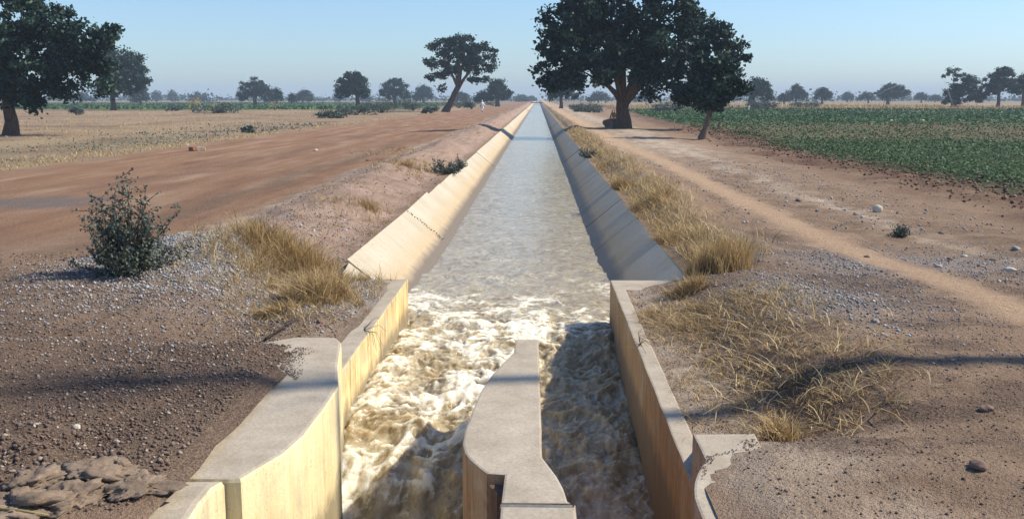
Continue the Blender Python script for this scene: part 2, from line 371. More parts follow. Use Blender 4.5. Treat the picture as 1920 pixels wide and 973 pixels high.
def ground_z(x, y, micro=True):
    x = np.asarray(x, float); y = np.asarray(y, float)
    z = np.zeros_like(x * y)
    big = fbm(x / 9, y / 9, 3, 4) * .12
    far = np.minimum(ss(6, 30, np.abs(x + .3)) + ss(30, 90, y) * ss(8, 20, np.abs(x)), 1)
    z = z + big * far - .08 * ss(5, 9, -x) + fbm(x / 60, y / 60, 8, 3) * .35 * ss(60, 200, y) * ss(12, 30, np.abs(x))
    # left spoil bank beside the lining
    A = .30 + .16 * fbm(y / 3.1, x * 0 + 1.7, 21, 3); xc = -3.5 + .35 * fbm(y / 5, x * 0 + 4.2, 22, 2)
    z = z + A * np.exp(-((x - xc) / .85) ** 2) * ss(9.0, 12.5, y) * ss(XL - .02, XL - .7, x)
    # right bank with the grass
    A2 = .24 + .12 * fbm(y / 2.6, x * 0 + 7.7, 31, 3)
    z = z + A2 * np.exp(-((x - 2.45) / .55) ** 2) * ss(10.4, 12, y) * ss(XR + .02, XR + .45, x)
    z = z + .10 * ss(2.6, 3.4, x) * ss(8, 5.5, x) * ss(11, 14, y)
    # foreground level with the wings, falling to the wall tops beside the flume
    tl = ss(-2.3, -3.3, x); fl = (1 - tl) * (1 - ss(6.45, 7.5, y)) + tl * (1 - ss(8.5, 13.5, y))
    lz = fl * (WT + .012) + np.where(y < 8.0, (np.clip((left_edge(y) - x) * .22 + .034 * fbm(x / .2, y / .2, 15, 4), -.09, .016) + .055 * ss(.08, .35, (left_edge(y) - x))) * (1 - ss(6.3, 6.7, y)), 0.0)
    tr = ss(1.3, 2.3, x); fr = (1 - tr) * (1 - ss(4.62, 5.5, y)) + tr * (1 - ss(8, 14, y))
    rz = fr * (WT + .012) + np.where(y < 6.5, (np.clip((x - right_edge(y)) * .22 + .034 * fbm(x / .2, y / .2, 15, 4), -.09, .016) + .055 * ss(.08, .35, (x - right_edge(y)))) * (1 - ss(4.5, 4.8, y)), 0.0)
    lz = lz + .10 * np.exp(-((x + 1.95) / .35) ** 2) * ss(7.3, 8.3, y) * ss(10.6, 9.6, y)
    rz = rz + .17 * np.exp(-((x - 1.7) / .5) ** 2) * ss(5.3, 6.4, y) * ss(10.6, 9.4, y)
    z = z + np.where(x < CX, lz, rz)
    z = z + .21 * np.exp(-(((x - HEAP[0]) / 1.0) ** 2 + ((y - HEAP[1]) / .9) ** 2))
    if micro:
        near_edge = np.minimum(ss(XL, XL - .35, x) + ss(XR, XR + .3, x), 1) * ss(9, 10.4, y) + (1 - ss(9, 10.4, y)) * np.minimum(ss(-1.6, -2.2, x) + ss(1.0, 1.5, x), 1)
        rough = 1 - .75 * np.exp(-((x - path_x(y)) / .3) ** 2) - .6 * ss(-5, -6, x) * ss(road_far(y) - 1, road_far(y) + 1, x)
        d = fbm(x / .9, y / .9, 5, 4) * .05 + fbm(x / .22, y / .22, 6, 3) * .018 + billow(x / .3, y / .3, 9, 3) * .03 - .02
        bank = np.exp(-((x + 3.2) / .9) ** 2) * ss(10, 12, y) + np.exp(-((x - 2.3) / .6) ** 2) * ss(9, 11, y)
        d = d * (1 + .9 * bank)
        clod = np.exp(-(((x + 2.3) / .75) ** 2 + ((y - 4.1) / .55) ** 2)); d = d + clod * billow(x / .35, y / .3, 41, 3) * .16
        furrow = ss(0, 3, x - field_x(y)) * 0 + ss(-2.2, -.4, x - field_x(y)); d = d + furrow * (billow(x / .6, y / .45, 51, 3) - .35) * .20 * ss(200, 60, y)
        z = z + d * near_edge * np.maximum(rough, .15)
    return z - .02
def gz(x, y): return float(ground_z(np.array([float(x)]), np.array([float(y)]), True)[0])
def gp(px, py, guess=0.05):
    """Point of the terrain seen at px, py."""
    z = guess
    for _ in range(6):
        x, y = P(px, py, z); z = .5 * z + .5 * gz(x, y)
    x, y = P(px, py, z); return (x, y, gz(x, y))

# ------------------------------------------------------------------ terrain sheet
def build_ground():
    def grow(a, b, s0, g):
        out = [a]; s = s0
        while abs(out[-1] - a) < abs(b - a): out.append(out[-1] + (s if b > a else -s)); s *= g
        return out
    xs = set(np.round(np.arange(-6.0, XL - .01, .045), 4)) | {XL, -1.5, RW + .12, XR} | set(np.round(np.arange(XR + .03, 6.0, .045), 4)) | set(np.round(np.arange(RW + .16, XR - .02, .045), 4)) | {.70, .72, .76, .78, .80, .82, .86} | set(np.round(np.arange(XL + .04, -1.52, .045), 4))
    xs |= set(np.round(grow(-6.0, -2600, .07, 1.05), 4)) | set(np.round(grow(6.0, 2600, .07, 1.05), 4))
    ys = set(np.round(np.arange(3.2, 16, .045), 4)) | {Y_END} | set(np.round(grow(16, 3400, .06, 1.02), 4)) | set(np.round(grow(3.2, -40, .15, 1.2), 4))
    xs = np.array(sorted(xs)); ys = np.array(sorted(ys))
    X, Y = np.meshgrid(xs, ys); Z = ground_z(X, Y)
    nx, ny = len(xs), len(ys)
    idx = np.arange(nx * ny).reshape(ny, nx)
    F = np.stack([idx[:-1, :-1], idx[:-1, 1:], idx[1:, 1:], idx[1:, :-1]], -1)
    xm = (xs[:-1] + xs[1:]) / 2; ym = (ys[:-1] + ys[1:]) / 2; XM, YM = np.meshgrid(xm, ym)
    hole = np.where(YM > Y_END, (XM > XL) & (XM < XR) & (YM < 900), (XM > -1.5) & (XM < np.where(YM < 4.25, .72, np.where(YM < 4.7, .80, RW + .12))) & (YM > -6))
    F = F[~hole].reshape(-1, 4)
    x, y = X.ravel(), Y.ravel()
    w = fbm(x / 1.6, y / 1.6, 61, 4); wf = fbm(x / 14, y / 14, 62, 4)
    a = {}
    road = ss(road_far(y) - .8, road_far(y) + .6, x + w * .7) * ss(road_near(y) + .7, road_near(y) - .5, x + w * .6)
    a['m_road'] = road * (.25 + .75 * ss(10.5, 15.5, y + w * 1.5))
    pc = P(60, 370); a['m_patch'] = .8 * np.exp(-(((x - pc[0]) / 1.6) ** 2 + ((y - pc[1]) / 1.3) ** 2) ** 2)
    a['m_pink'] = ss(-5.0, -4.2, x) * ss(-2.2, -2.5, x) * ss(10.5, 13, y) * .85
    straw_l = ss(road_far(y) + .2, road_far(y) - 1.2, x + w * .8) * np.clip(.5 + .5 * wf + .45 * fbm(x / 3.5, y / 4.5, 64, 4), .05, 1)
    straw_r = ss(150, 200, y + wf * 40) * ss(10, 30, x)
    gh = np.exp(-((x - 2.1) / .45) ** 2) * ss(10.4, 11.5, y) * .75
    a['m_straw'] = np.clip(straw_l + straw_r + gh, 0, 1)
    rowy = np.sin(y / 9 + wf * 2)
    green_r = ss(-.3, 1.6, x - field_x(y) + w * 1.2) * (1 - ss(140, 185, y + wf * 30)) * (1 - .6 * ss(44, 54, y + w * 4) * ss(88, 72, y + w * 6)) * .9
    green_l = ss(150, 185, y + wf * 20) * ss(560, 430, y) * ss(-16, -30, x)
    a['m_green'] = np.clip(ss(road_far(y) - .5, road_far(y) - 2.5, x) * ss(road_far(y) - 9, road_far(y) - 5, x) * .30 * (.6 + w) * ss(60, 45, y) + green_r + green_l * .9 + ss(300, 500, y) * .25, 0, 1)
    a['m_red'] = np.clip(np.clip(.9 + 1.2 * fbm(x / .9, y / .7, 66, 4), .25, 1.1) * ss(-2.4, -.4, x - field_x(y) + w * .9) * ss(3.2, .6, x - field_x(y)) * .9 + ss(44, 54, y) * ss(88, 72, y) * ss(9, 14, x) * .45, 0, 1)
    a['m_path'] = np.exp(-(((x - path_x(y) + w * .10) / (.25 + .004 * y)) ** 2) ** 1.5) * (y > 3)
    a['m_pale'] = np.clip((ss(2.4, 3.2, x) * ss(7.2, 5.5, x) * ss(24, 40, y) * .9 + np.exp(-((x - 5.2 + w * .5) / .35) ** 2) * ss(9, 12, y) * .7) * (.7 + .6 * w)
                          + np.exp(-((x + 4.5 + w * .4) / .3) ** 2) * ss(11, 14, y) * .6 + ss(1.9, 1.1, x) * ss(.7, 1.0, x) * (y < 10.5) * .7 + ss(4.4, 3.6, y) * ss(1.2, 1.8, x) * .5 * (.5 + w), 0, 1)
    fgl = ss(10.2, 7.6, y + w * 1.2 + .5 * (x + 3)) * ss(-.5, -1.0, x)
    sand = np.exp(-(((x + 1.75) / .42) ** 2 + ((y - 7.5) / .7) ** 2))
    a['m_gravel'] = np.clip(np.clip(1.5 * fbm(x / 2.6, y / 3.6, 67, 5) - .05, 0, .75) * ss(road_far(y) - 1.2, road_far(y) - 3, x) * ss(150, 110, y) + .65 * np.exp(-((x + 6.1 + .5 * w) / .45) ** 2) * ss(11, 13, y) * ss(70, 30, y) + .4 * np.exp(-((x + 9.5 + .8 * w) / .5) ** 2) * ss(20, 24, y) * ss(90, 50, y) + fgl * np.clip(.72 + .5 * w + .5 * fbm(x / 2.2, y / 1.1, 68, 4), 0, 1) * (1 - sand) * ss(3.3, 3.8, y + .35 * w) + ss(1.0, 1.4, x) * ss(17, 10, y) * np.clip(.38 + .9 * w + 1.1 * fbm(x / .55, y / .35, 77, 4), 0, 1) * (1 - a['m_path']), 0, 1)
    a['m_pale'] = np.clip(a['m_pale'] + sand * .35, 0, 1)
    heap = np.exp(-(((x - HEAP[0] - .1) / 1.25) ** 2 + ((y - HEAP[1] + .15) / 1.1) ** 2) ** 1.5)
    hp2 = np.exp(-(((x - P(690, 555)[0]) / .4) ** 2 + ((y - P(690, 555)[1]) / .8) ** 2)) + .7 * np.exp(-(((x + 3.0) / 1.1) ** 2 + ((y - 8.6) / .9) ** 2)) * (.6 + .6 * w)
    g3 = P(1500, 590, .1); g4 = P(1680, 500, .1)
    a['m_grey'] = np.clip(heap * 1.0 + hp2 * .8 + .55 * np.exp(-(((x - g3[0]) / .8) ** 2 + ((y - g3[1]) / .8) ** 2)) + .45 * np.exp(-(((x - g4[0]) / 1.2) ** 2 + ((y - g4[1]) / 1.2) ** 2)), 0, 1) * (1 - a['m_path'])
    o = mesh_np('ground', np.stack([x, y, Z.ravel()], -1), F, M['earth'], smooth=True, attrs=a)
    tag(o, kind='structure'); return o
build_ground()

# ------------------------------------------------------------------ water
def build_water():
    def grow(a, b, s0, g):
        out = [a]; s = s0
        while out[-1] < b: out.append(out[-1] + s); s *= g
        return out[1:]
    xs = np.arange(-1.95, 1.45, .0125)
    ys = np.array(list(np.arange(4.2, 11.2, .0125)) + grow(11.2, 900, .0165, 1.02)); ys = np.concatenate([[-8, -3, 0], ys])
    X, Y0 = np.meshgrid(xs, ys); side = ss(-.22, .02, X)
    Y = Y0 + .22 * fbm(X / .35, Y0 / .8, 88, 3) * ss(5, 5.6, Y0) * ss(16, 12, Y0)
    zl = np.interp(Y, [-8, 5.65, 6.05, 6.5, 8.6, 10.4, 12.5, 15, 2000], [-.74, -.80, -.48, -.34, -.37, -.44, -.49, -.55, -.55])
    zr = np.interp(Y, [-8, 6.0, 7.0, 8.2, 9.3, 9.9, 10.6, 12.5, 15, 2000], [-.80, -.86, -.76, -.68, -.62, -.47, -.45, -.49, -.55, -.55])
    Z = zl * (1 - side) + zr * side
    al = np.interp(Y, [-8, 5.65, 5.95, 6.5, 8.2, 9.6, 10.6, 12, 16, 60, 2000], [.012, .02, .09, .115, .105, .085, .07, .05, .02, .012, .01])
    ar = np.interp(Y, [-8, 6.0, 7.0, 8.0, 9.3, 9.9, 10.6, 12, 16, 60, 2000], [.03, .05, .10, .12, .13, .10, .055, .035, .018, .012, .01])
    amp = al * (1 - side) + ar * side
    wx = X + .10 * fbm(X / .3, Y / .3, 90, 3); wy = Y + .10 * fbm(X / .3 + 5, Y / .3, 91, 3)
    big = 1 - billow(wx / .46 + .8 * fbm(X / .6, Y / .6, 79, 2), wy / .34, 70, 4)            # rounded boils with creases between
    mid = 1 - billow(wx / .17, wy / .15, 71, 4); small = fbm(X / .05, Y / .05, 72, 3)
    fine = 1 - billow(wx / .085, wy / .08, 78, 3)
    tiny = fbm(wx / .03, wy / .03, 83, 3)
    flow = fbm(wx / .22, wy / .75, 84, 4)
    turb = (big - .58) * .85 + flow * .55 + (mid - .58) * .55 + (fine - .6) * .24 + small * .10 + tiny * .03
    ripple = fbm(X / .5, Y / .32, 73, 4) + .5 * fbm(X / .12, Y / .08, 74, 3)
    t = ss(.03, .08, amp)
    nearv = ss(60, 18, Y)
    Z = Z + amp * (turb * t + ripple * .7 * (1 - t) * nearv)
    # water drags down beside the walls and climbs a little on the lining
    Z = Z - .03 * np.exp(-((X - LW) / .05) ** 2) * (Y < 10.4)
    foam_l = np.interp(Y, [0, 5.65, 5.95, 7.2, 8.5, 9.5, 10.6, 11.6, 13.5, 19], [0, 0, .72, .60, .56, .62, .56, .45, .30, 0])
    foam_r = np.interp(Y, [0, 6.4, 7.4, 8.6, 9.6, 10.6, 11.6, 13.5, 19], [0, .0, .05, .08, .30, .50, .44, .28, 0])
    foam = (foam_l * (1 - side) + foam_r * side)
    foam = np.clip(foam * (.42 + 1.1 * fbm(X / .45, Y / .38, 75, 4)) + foam * (big - .55) * .8 + foam * (mid - .6) * 1.6 + foam * (fine - .6) * 1.2, 0, 1)
    hump = np.exp(-(((X + .2) / .55) ** 2 + ((Y - 10.3) / .8) ** 2)); foam = np.clip(foam + hump * .25 * (mid > .62), 0, 1)
    calm = ss(9.6, 13.5, Y)
    nx, ny = len(xs), len(ys); idx = np.arange(nx * ny).reshape(ny, nx)
    F = np.stack([idx[:-1, :-1], idx[:-1, 1:], idx[1:, 1:], idx[1:, :-1]], -1).reshape(-1, 4)
    o = mesh_np('canal_water', np.stack([X, Y0, Z], -1).reshape(-1, 3), F, M['water'], smooth=True, attrs={'foam': foam.ravel(), 'calm': calm.ravel()})
    tag(o, kind='structure')
build_water()

# ------------------------------------------------------------------ concrete works
def prism(name, poly, z0, z1, mat, parent=None, bevel=.012, wob=0.0):
    bm = bmesh.new()
    # subdivide long edges so that edges can be a little uneven
    pts = []
    for i, p in enumerate(poly):
        q = poly[(i + 1) % len(poly)]; d = math.hypot(q[0] - p[0], q[1] - p[1]); n = max(1, int(d / .18)) if wob else 1
        for k in range(n): pts.append((p[0] + (q[0] - p[0]) * k / n + (random.uniform(-wob, wob) if k else 0), p[1] + (q[1] - p[1]) * k / n + (random.uniform(-wob, wob) if k else 0)))
    top = [bm.verts.new((x, y, z1)) for x, y in pts]; bot = [bm.verts.new((x, y, z0)) for x, y in pts]
    n = len(pts); ft = bm.faces.new(top); bm.faces.new(bot[::-1])
    for i in range(n): bm.faces.new((top[i], bot[i], bot[(i + 1) % n], top[(i + 1) % n]))
    bmesh.ops.recalc_face_normals(bm, faces=bm.faces)
    if bevel:
        es = [e for e in bm.edges if all(v.co.z > z1 - 1e-4 for v in e.verts)]
        bmesh.ops.bevel(bm, geom=es, offset=bevel, segments=2, affect='EDGES', profile=.6)
    return obj_bm(name, bm, mat, parent)
# flume side walls (L-shaped in plan, with the return beside the lining)
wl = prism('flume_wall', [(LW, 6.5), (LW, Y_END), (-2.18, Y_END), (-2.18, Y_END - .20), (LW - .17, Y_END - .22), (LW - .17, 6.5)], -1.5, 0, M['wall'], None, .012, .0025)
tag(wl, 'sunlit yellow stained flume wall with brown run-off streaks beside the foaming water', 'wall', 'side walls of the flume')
wr = prism('flume_wall', [(RW, 4.6), (RW + .12, 4.6), (RW + .12, Y_END - .55), (1.38, Y_END - .55), (1.46, Y_END), (RW, Y_END)], -1.5, 0, M['wall_shaded'], None, .012, .0025)
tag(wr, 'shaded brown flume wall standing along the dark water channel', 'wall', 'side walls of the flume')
# divider pier
pl = [(967, 636), (963, 660), (945, 678), (920, 705), (900, 735), (885, 770), (872, 805), (867, 830), (871, 848), (880, 860), (889, 868), (901, 878), (913, 887)]
pr = [(1010, 636), (1017, 856), (1030, 873), (1045, 893), (1057, 915), (1065, 939)]
PLp = [P(x, y, WT) for x, y in pl]; PRp = [P(x, y, WT) for x, y in pr]
ng = P(946, 889, WT); nx0 = ng[0]; seam_y = P(1000, 946, WT)[1]
pier = empty('divider_pier', (0, 0, 0))
tag(pier, 'curved grey concrete divider pier standing between the two water channels', 'pier')
body = PRp + PLp[:0] + [(PRp[-1][0] + .012, seam_y + .03), (nx0 - .004, seam_y + .03), (nx0, ng[1] - .005), (PLp[-1][0] + .01, ng[1] - .015)][:0]
poly = PLp[::-1] + PRp + [(PRp[-1][0] + .014, seam_y + .022), (nx0 - .004, seam_y + .022), (nx0, ng[1])]
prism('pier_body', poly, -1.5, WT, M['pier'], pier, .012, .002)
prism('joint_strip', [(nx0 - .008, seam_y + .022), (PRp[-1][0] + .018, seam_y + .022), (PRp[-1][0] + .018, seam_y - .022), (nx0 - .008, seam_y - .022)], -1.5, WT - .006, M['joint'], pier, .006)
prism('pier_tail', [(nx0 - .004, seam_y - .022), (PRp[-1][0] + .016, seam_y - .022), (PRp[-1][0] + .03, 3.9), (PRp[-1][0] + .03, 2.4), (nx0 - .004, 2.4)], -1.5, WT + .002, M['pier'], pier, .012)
prism('groove_lining', [(PLp[-1][0] + .008, ng[1] - .004), (nx0 - .003, ng[1] - .004), (nx0 - .003, ng[1] - .13), (nx0 - .03, ng[1] - .13), (nx0 - .035, ng[1] - .07), (PLp[-1][0] + .02, ng[1] - .045)], -1.5, WT - .045, M['groove'], pier, .005)
# wing walls
wlp = [P(x, y, WT) for x, y in ((555, 631), (629, 632), (639, 640), (640, 648), (637, 662), (634, 685), (635, 722), (608, 764), (570, 814), (532, 848), (493, 871), (451, 896), (430, 897))]
wlp2 = [P(x, y, WT) for x, y in ((420, 899.5), (398, 912), (374, 941), (352, 975))]
wing = empty('wing_wall', (0, 0, 0)); tag(wing, 'yellow stained wing wall with curved grey top, gravel spilled over it', 'wall', 'curved wing walls')
prism('wing_body', wlp + [(wlp[-1][0] - .5, wlp[-1][1]), (-2.3, 5.6), (-2.3, 6.2)], -1.5, WT, M['plaster'], wing, .02, .002)
prism('wing_nose', wlp2 + [(wlp2[-1][0] - .1, 2.6), (-2.5, 2.6), (-2.3, wlp[-1][1] - .3), (-2.1, P(420, 899.5, WT)[1])], -1.5, WT + .002, M['plaster'], wing, .03, .012)
wrp = [P(x, y, WT) for x, y in ((1416, 812), (1299, 813), (1323, 862), (1313, 876), (1307, 888), (1302, 903), (1301, 917), (1302, 932), (1307, 947), (1318, 975))]
wrg = empty('wing_wall', (0, 0, 0)); tag(wrg, 'pale wing wall with scalloped edge, mostly buried under dark soil', 'wall', 'curved wing walls')
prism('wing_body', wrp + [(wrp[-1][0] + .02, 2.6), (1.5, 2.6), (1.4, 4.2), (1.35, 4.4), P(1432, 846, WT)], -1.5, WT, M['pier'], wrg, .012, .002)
# canal lining: slabs with open joints
BW = .75                                                       # half width at the foot
def slab(name, x_top0, x_top1, y0, y1, sgn, parent, dz0=0.0, dz1=0.0, x_low0=None, z_low=-.95):
    """One sloping slab: top edge x_top0..x_top1 between y0 and y1; sgn +1 slopes towards +x."""
    n = max(2, min(24, int((y1 - y0) / .3))); m = 8; V = []; F = []
    for i in range(n + 1):
        f = i / n; y = y0 + (y1 - y0) * f; xt = x_top0 + (x_top1 - x_top0) * f; dz = dz0 + (dz1 - dz0) * f
        xb = (CX - sgn * BW * 1.02) if x_low0 is None else x_low0 + ((CX - sgn * BW * 1.02) - x_low0) * f
        for j in range(m + 1):
            g = j / m; V.append((xt + (xb - xt) * g, y, dz * (1 - g) + z_low * g + .012 * math.sin(g * math.pi)))
    w = m + 1; q = len(V)
    nrm = np.array([-sgn * .09 * .75, 0, -.09])
    V += [tuple(np.array(v) + nrm) for v in V]
    for i in range(n):
        for j in range(m):
            a = i * w + j; F.append((a, a + 1, a + 1 + w, a + w)); F.append((q + a, q + a + w, q + a + w + 1, q + a + 1))
    for i in range(n): F.append((i * w, i * w + w, q + i * w + w, q + i * w)); F.append((i * w + m, q + i * w + m, q + i * w + w + m, i * w + w + m))
    for j in range(m): F.append((j, q + j, q + j + 1, j + 1)); a = n * w + j; F.append((a, a + 1, q + a + 1, q + a))
    me = bpy.data.meshes.new(name); me.from_pydata(V, [], F); me.update()
    bm = bmesh.new(); bm.from_mesh(me); bmesh.ops.recalc_face_normals(bm, faces=bm.faces); bm.to_mesh(me); bm.free()
    me.materials.append(M['lining']); o = bpy.data.objects.new(name, me); col.objects.link(o); o.parent = parent; return o
lin_l = empty('canal_lining', (XL, 12, 0)); lin_r = empty('canal_lining', (XR, 12, 0))
lin_l.location = (0, 0, 0); lin_r.location = (0, 0, 0)
tag(lin_l, 'sunlit pale concrete lining slope running along the canal below the road bank', 'canal lining', 'sloping concrete linings of the canal')
tag(lin_r, 'shaded grey concrete lining slope running along the canal below tufts of dry grass', 'canal lining', 'sloping concrete linings of the canal')
yA = P(650, 491)[1]; yB = P(752, 400)[1]; yC = P(810, 365)[1]
slab('lining_slab', -2.12, XL, Y_END + .008, yA - .01, 1, lin_l, -.02, -.01, LW)
slab('lining_slab', XL - .02, XL + .02, yA, yB - .012, 1, lin_l, .03, .045)
slab('lining_slab', XL + .02, XL - .0, yB, yC - .012, 1, lin_l, .04, .05)
ys_ = [yC, yC + 2.4, 21.5, 25, 30, 36, 44, 54, 68, 90, 130, 200, 320, 520, 900]
for i in range(len(ys_) - 1):
    slab('lining_slab', XL + .02, XL + .02, ys_[i], ys_[i + 1] - .012, 1, lin_l, random.uniform(-.015, .02), random.uniform(-.015, .02))
ys_ = [Y_END + .008, 13.2, 16, 19, 22.3, 26, 31, 38, 47, 60, 80, 120, 200, 320, 520, 900]
for i in range(len(ys_) - 1):
    slab('lining_slab', XR - .02, XR - .02, ys_[i], ys_[i + 1] - .012, -1, lin_r, random.uniform(-.01, .03), random.uniform(-.01, .03))
# low crossing far down the canal
crossing = empty('canal_crossing', (CX, 215, 0)); tag(crossing, 'low dark earth-covered slab crossing far down the canal', 'crossing')
a = Acc(); a.add([(CX + sx * 3.0, 215 + sy * 1.2, zz) for zz in (-.02, .34) for sx, sy in ((-1, -1), (1, -1), (1, 1), (-1, 1))], [(0, 3, 2, 1), (4, 5, 6, 7), (0, 1, 5, 4), (1, 2, 6, 5), (2, 3, 7, 6), (3, 0, 4, 7)])
a.build('deck', M['brown_rock'], crossing)
for sx in (-1, 1):
    a = Acc(); a.add([(CX + sx * 1.75 + ax * .25, 215 + ay * 1.0, zz) for zz in (-.8, -.022) for ax, ay in ((-1, -1), (1, -1), (1, 1), (-1, 1))], [(0, 3, 2, 1), (4, 5, 6, 7), (0, 1, 5, 4), (1, 2, 6, 5), (2, 3, 7, 6), (3, 0, 4, 7)])
    a.build('abutment', M['brown_rock'], crossing)

# ------------------------------------------------------------------ foliage helpers
def leaf_quads(C, size, up=0.3, aspect=.55, r=rng):
    """Diamond-shaped leaves at C (n,3), random directions."""
    n = len(C); d = r.normal(size=(n, 3)); d /= np.linalg.norm(d, axis=1)[:, None]
    nn = r.normal(size=(n, 3)); nn[:, 2] += up * 2; w = np.cross(d, nn); w /= np.linalg.norm(w, axis=1)[:, None] + 1e-9
    s = (size * r.uniform(.6, 1.3, n))[:, None]
    V = np.stack([C - d * s * .5, C + w * s * aspect * .5, C + d * s * .5, C - w * s * aspect * .5], 1).reshape(-1, 3)
    return V, np.arange(n * 4).reshape(n, 4)
def crown_points(lobes, n, clump, r, shell=.55, gap=0.0):
    """Leaf positions and clump tones in ellipsoid lobes (cx,cy,cz,rx,ry,rz)."""
    vol = np.array([l[3] * l[5] + .3 * l[4] * l[3] for l in lobes]); k = (vol / vol.sum() * n).astype(int)
    PT = []; TN = []
    for l, m in zip(lobes, k):
        nc = max(6, int(m / 85)); d = r.normal(size=(nc, 3)); d /= np.linalg.norm(d, axis=1)[:, None]
        rad = r.uniform(shell ** 3, 1.0, nc) ** (1 / 3.); rad *= r.uniform(.85, 1.16, nc)
        cc = d * rad[:, None] * np.array(l[3:6]) + np.array(l[:3])
        ct = np.clip(r.normal(.42, .25, nc), 0, .95)
        ci = r.integers(0, nc, m); cl = clump * (.6 + .8 * r.random(nc))
        off = r.normal(size=(m, 3)) * cl[ci][:, None] * np.array([.5, .5, .34])
        PT.append(cc[ci] + off); TN.append(np.clip(ct[ci] + r.normal(0, .12, m), 0, 1))
    return np.concatenate(PT), np.concatenate(TN)
def limbs(acc, base, fork, targets, r0, r, seed):
    """Limbs from the fork towards each target, bent upwards, with side twigs."""
    rr = random.Random(seed)
    for t in targets:
        f = Vector(fork); t = Vector(t); m = f.lerp(t, .45) + Vector((rr.uniform(-.3, .3), rr.uniform(-.3, .3), rr.uniform(.0, .35))) * (t - f).length * .25
        rs = r0 * rr.uniform(.38, .55)
        pts = [f - Vector((0, 0, r0 * .6)), f.lerp(m, .5) + Vector((0, 0, rr.uniform(0, .1))), m, m.lerp(t, .55), t]
        acc.tube(pts, [rs * 1.25, rs, rs * .72, rs * .45, rs * .15], 7, True, .08, rr.randint(0, 9999))
        for _ in range(3):
            s = pts[2].lerp(t, rr.uniform(0, .6)); e = s + Vector((rr.uniform(-1, 1), rr.uniform(-1, 1), rr.uniform(.1, 1))) * (t - f).length * .3
            acc.tube([s, s.lerp(e, .5) + Vector((0, 0, .05)), e], [rs * .4, rs * .25, rs * .06], 5, True, 0, 1)
def tree(label, Y, base_px, lobes_px, trunk_w, fork_py, n, leaf, clump, depth=.8, name='savanna_tree', group=None, bark_='bark', lean=0.0, shell=.5, seed=1, stems=None, cat='tree', mat='tree_leaf', flare=1.35, trunk_top=None):
    """lobes_px: (px, py, half-width px, half-height px[, depth shift m]) as measured in the photograph at distance Y."""
    r = np.random.default_rng(seed); rr = random.Random(seed)
    dep = math.hypot(Y, 0) ; k = Y * 1.0 / FPX * (1 / math.cos(YAW))
    X0 = PD(base_px, Y); z0 = gz(X0, Y)
    wx = lambda px: PD(px, Y) - X0
    hz = 486.5 - FPX * math.tan(PITCH)
    wz = lambda py: H - z0 + (hz - py) * Y / FPX * 1.0
    root = empty(name, (X0, Y, z0)); tag(root, label, cat, group)
    lobes = []
    for l in lobes_px:
        a_, b_ = l[2] * Y / FPX, l[3] * Y / FPX; dy = l[4] if len(l) > 4 else rr.uniform(-.35, .35) * a_
        a_ *= .94; b_ *= .94; lobes.append((wx(l[0]), dy, wz(l[1]), a_, max(a_, b_) * depth, b_))
    pt, tn = crown_points(lobes, n, clump, r, shell)
    pt[:, 2] = np.maximum(pt[:, 2], .25)
    V, F = leaf_quads(pt, leaf, .25, .62, r)
    acc = Acc()
    fk = Vector((wx(base_px) + lean, 0, wz(fork_py)))
    tw = trunk_w * Y / FPX / 2
    mid1 = Vector((lean * .30 + tw * .15, 0, fk.z * .33)); mid2 = Vector((lean * .72 - tw * .12, 0, fk.z * .7))
    acc.tube([(0, 0, -.25), (0, 0, .08), mid1, mid2, fk], [tw * flare * 1.25, tw * flare, tw, tw * .92, tw * 1.0], 12, True, .10, seed)
    tg = stems or sorted(lobes, key=lambda l: -l[3] * l[5])[:7]
    limbs(acc, Vector((0, 0, 0)), fk, [Vector((l[0], l[1] * .7, l[2] + l[5] * .1)) for l in tg], tw, r, seed)
    acc.build('trunk', M[bark_], root, True)
    mesh_np('crown', V, F, M[mat], root, tone=np.repeat(tn, 4))
    return root
def auto_lobes(l, r_, t, b, seed, k=9):
    rr = random.Random(seed); cx, w, h = (l + r_) / 2, (r_ - l) / 2, b - t; out = [(cx, t + h * .52, w * .66, h * .44), (cx - w * .45, t + h * .66, w * .42, h * .30), (cx + w * .45, t + h * .66, w * .42, h * .30)]
    for i in range(k):
        u = -1 + 2 * (i + rr.uniform(.1, .9)) / k; e = 1 - .82 * abs(u) ** 2.0
        rw = w * rr.uniform(.24, .36); rh = h * rr.uniform(.17, .27)
        topy = t + h * (1 - e) * .8 + rh * rr.uniform(.9, 1.2)
        out.append((cx + u * (w - rw), min(topy, b - rh * .8), rw, rh))
        if rr.random() < .6: out.append((cx + u * (w - rw) * .95, min(topy + h * .35, b - rh * .7), rw * .9, rh * .9))
    return out

# ------------------------------------------------------------------ the big trees
tree('huge dark spreading tree beside the canal path, with a thick forked trunk', 62.5, 1166,
     [(1100, 45, 78, 50), (1180, 20, 80, 52), (1260, 45, 62, 45), (1150, 85, 100, 55), (1060, 95, 52, 38), (1045, 140, 42, 34), (1090, 140, 62, 40), (1240, 110, 75, 48),
      (1310, 85, 52, 42), (1345, 110, 42, 40), (1320, 145, 52, 36), (1222, 146, 52, 26), (1285, 155, 42, 24), (1140, 122, 56, 36), (1055, 55, 40, 36), (1075, 20, 46, 30), (1044, 158, 24, 16), (1365, 120, 24, 34), (1230, -5, 50, 26), (1110, -8, 60, 26), (1330, 60, 30, 22), (1276, 14, 16, 12), (1294, 30, 16, 12), (1022, 70, 14, 10), (1026, 30, 12, 8), (1378, 88, 14, 10), (1215, 176, 22, 9), (1275, 180, 20, 9)],
     26, 190, 44000, .28, .47, .75, seed=5, shell=.4, flare=1.4)
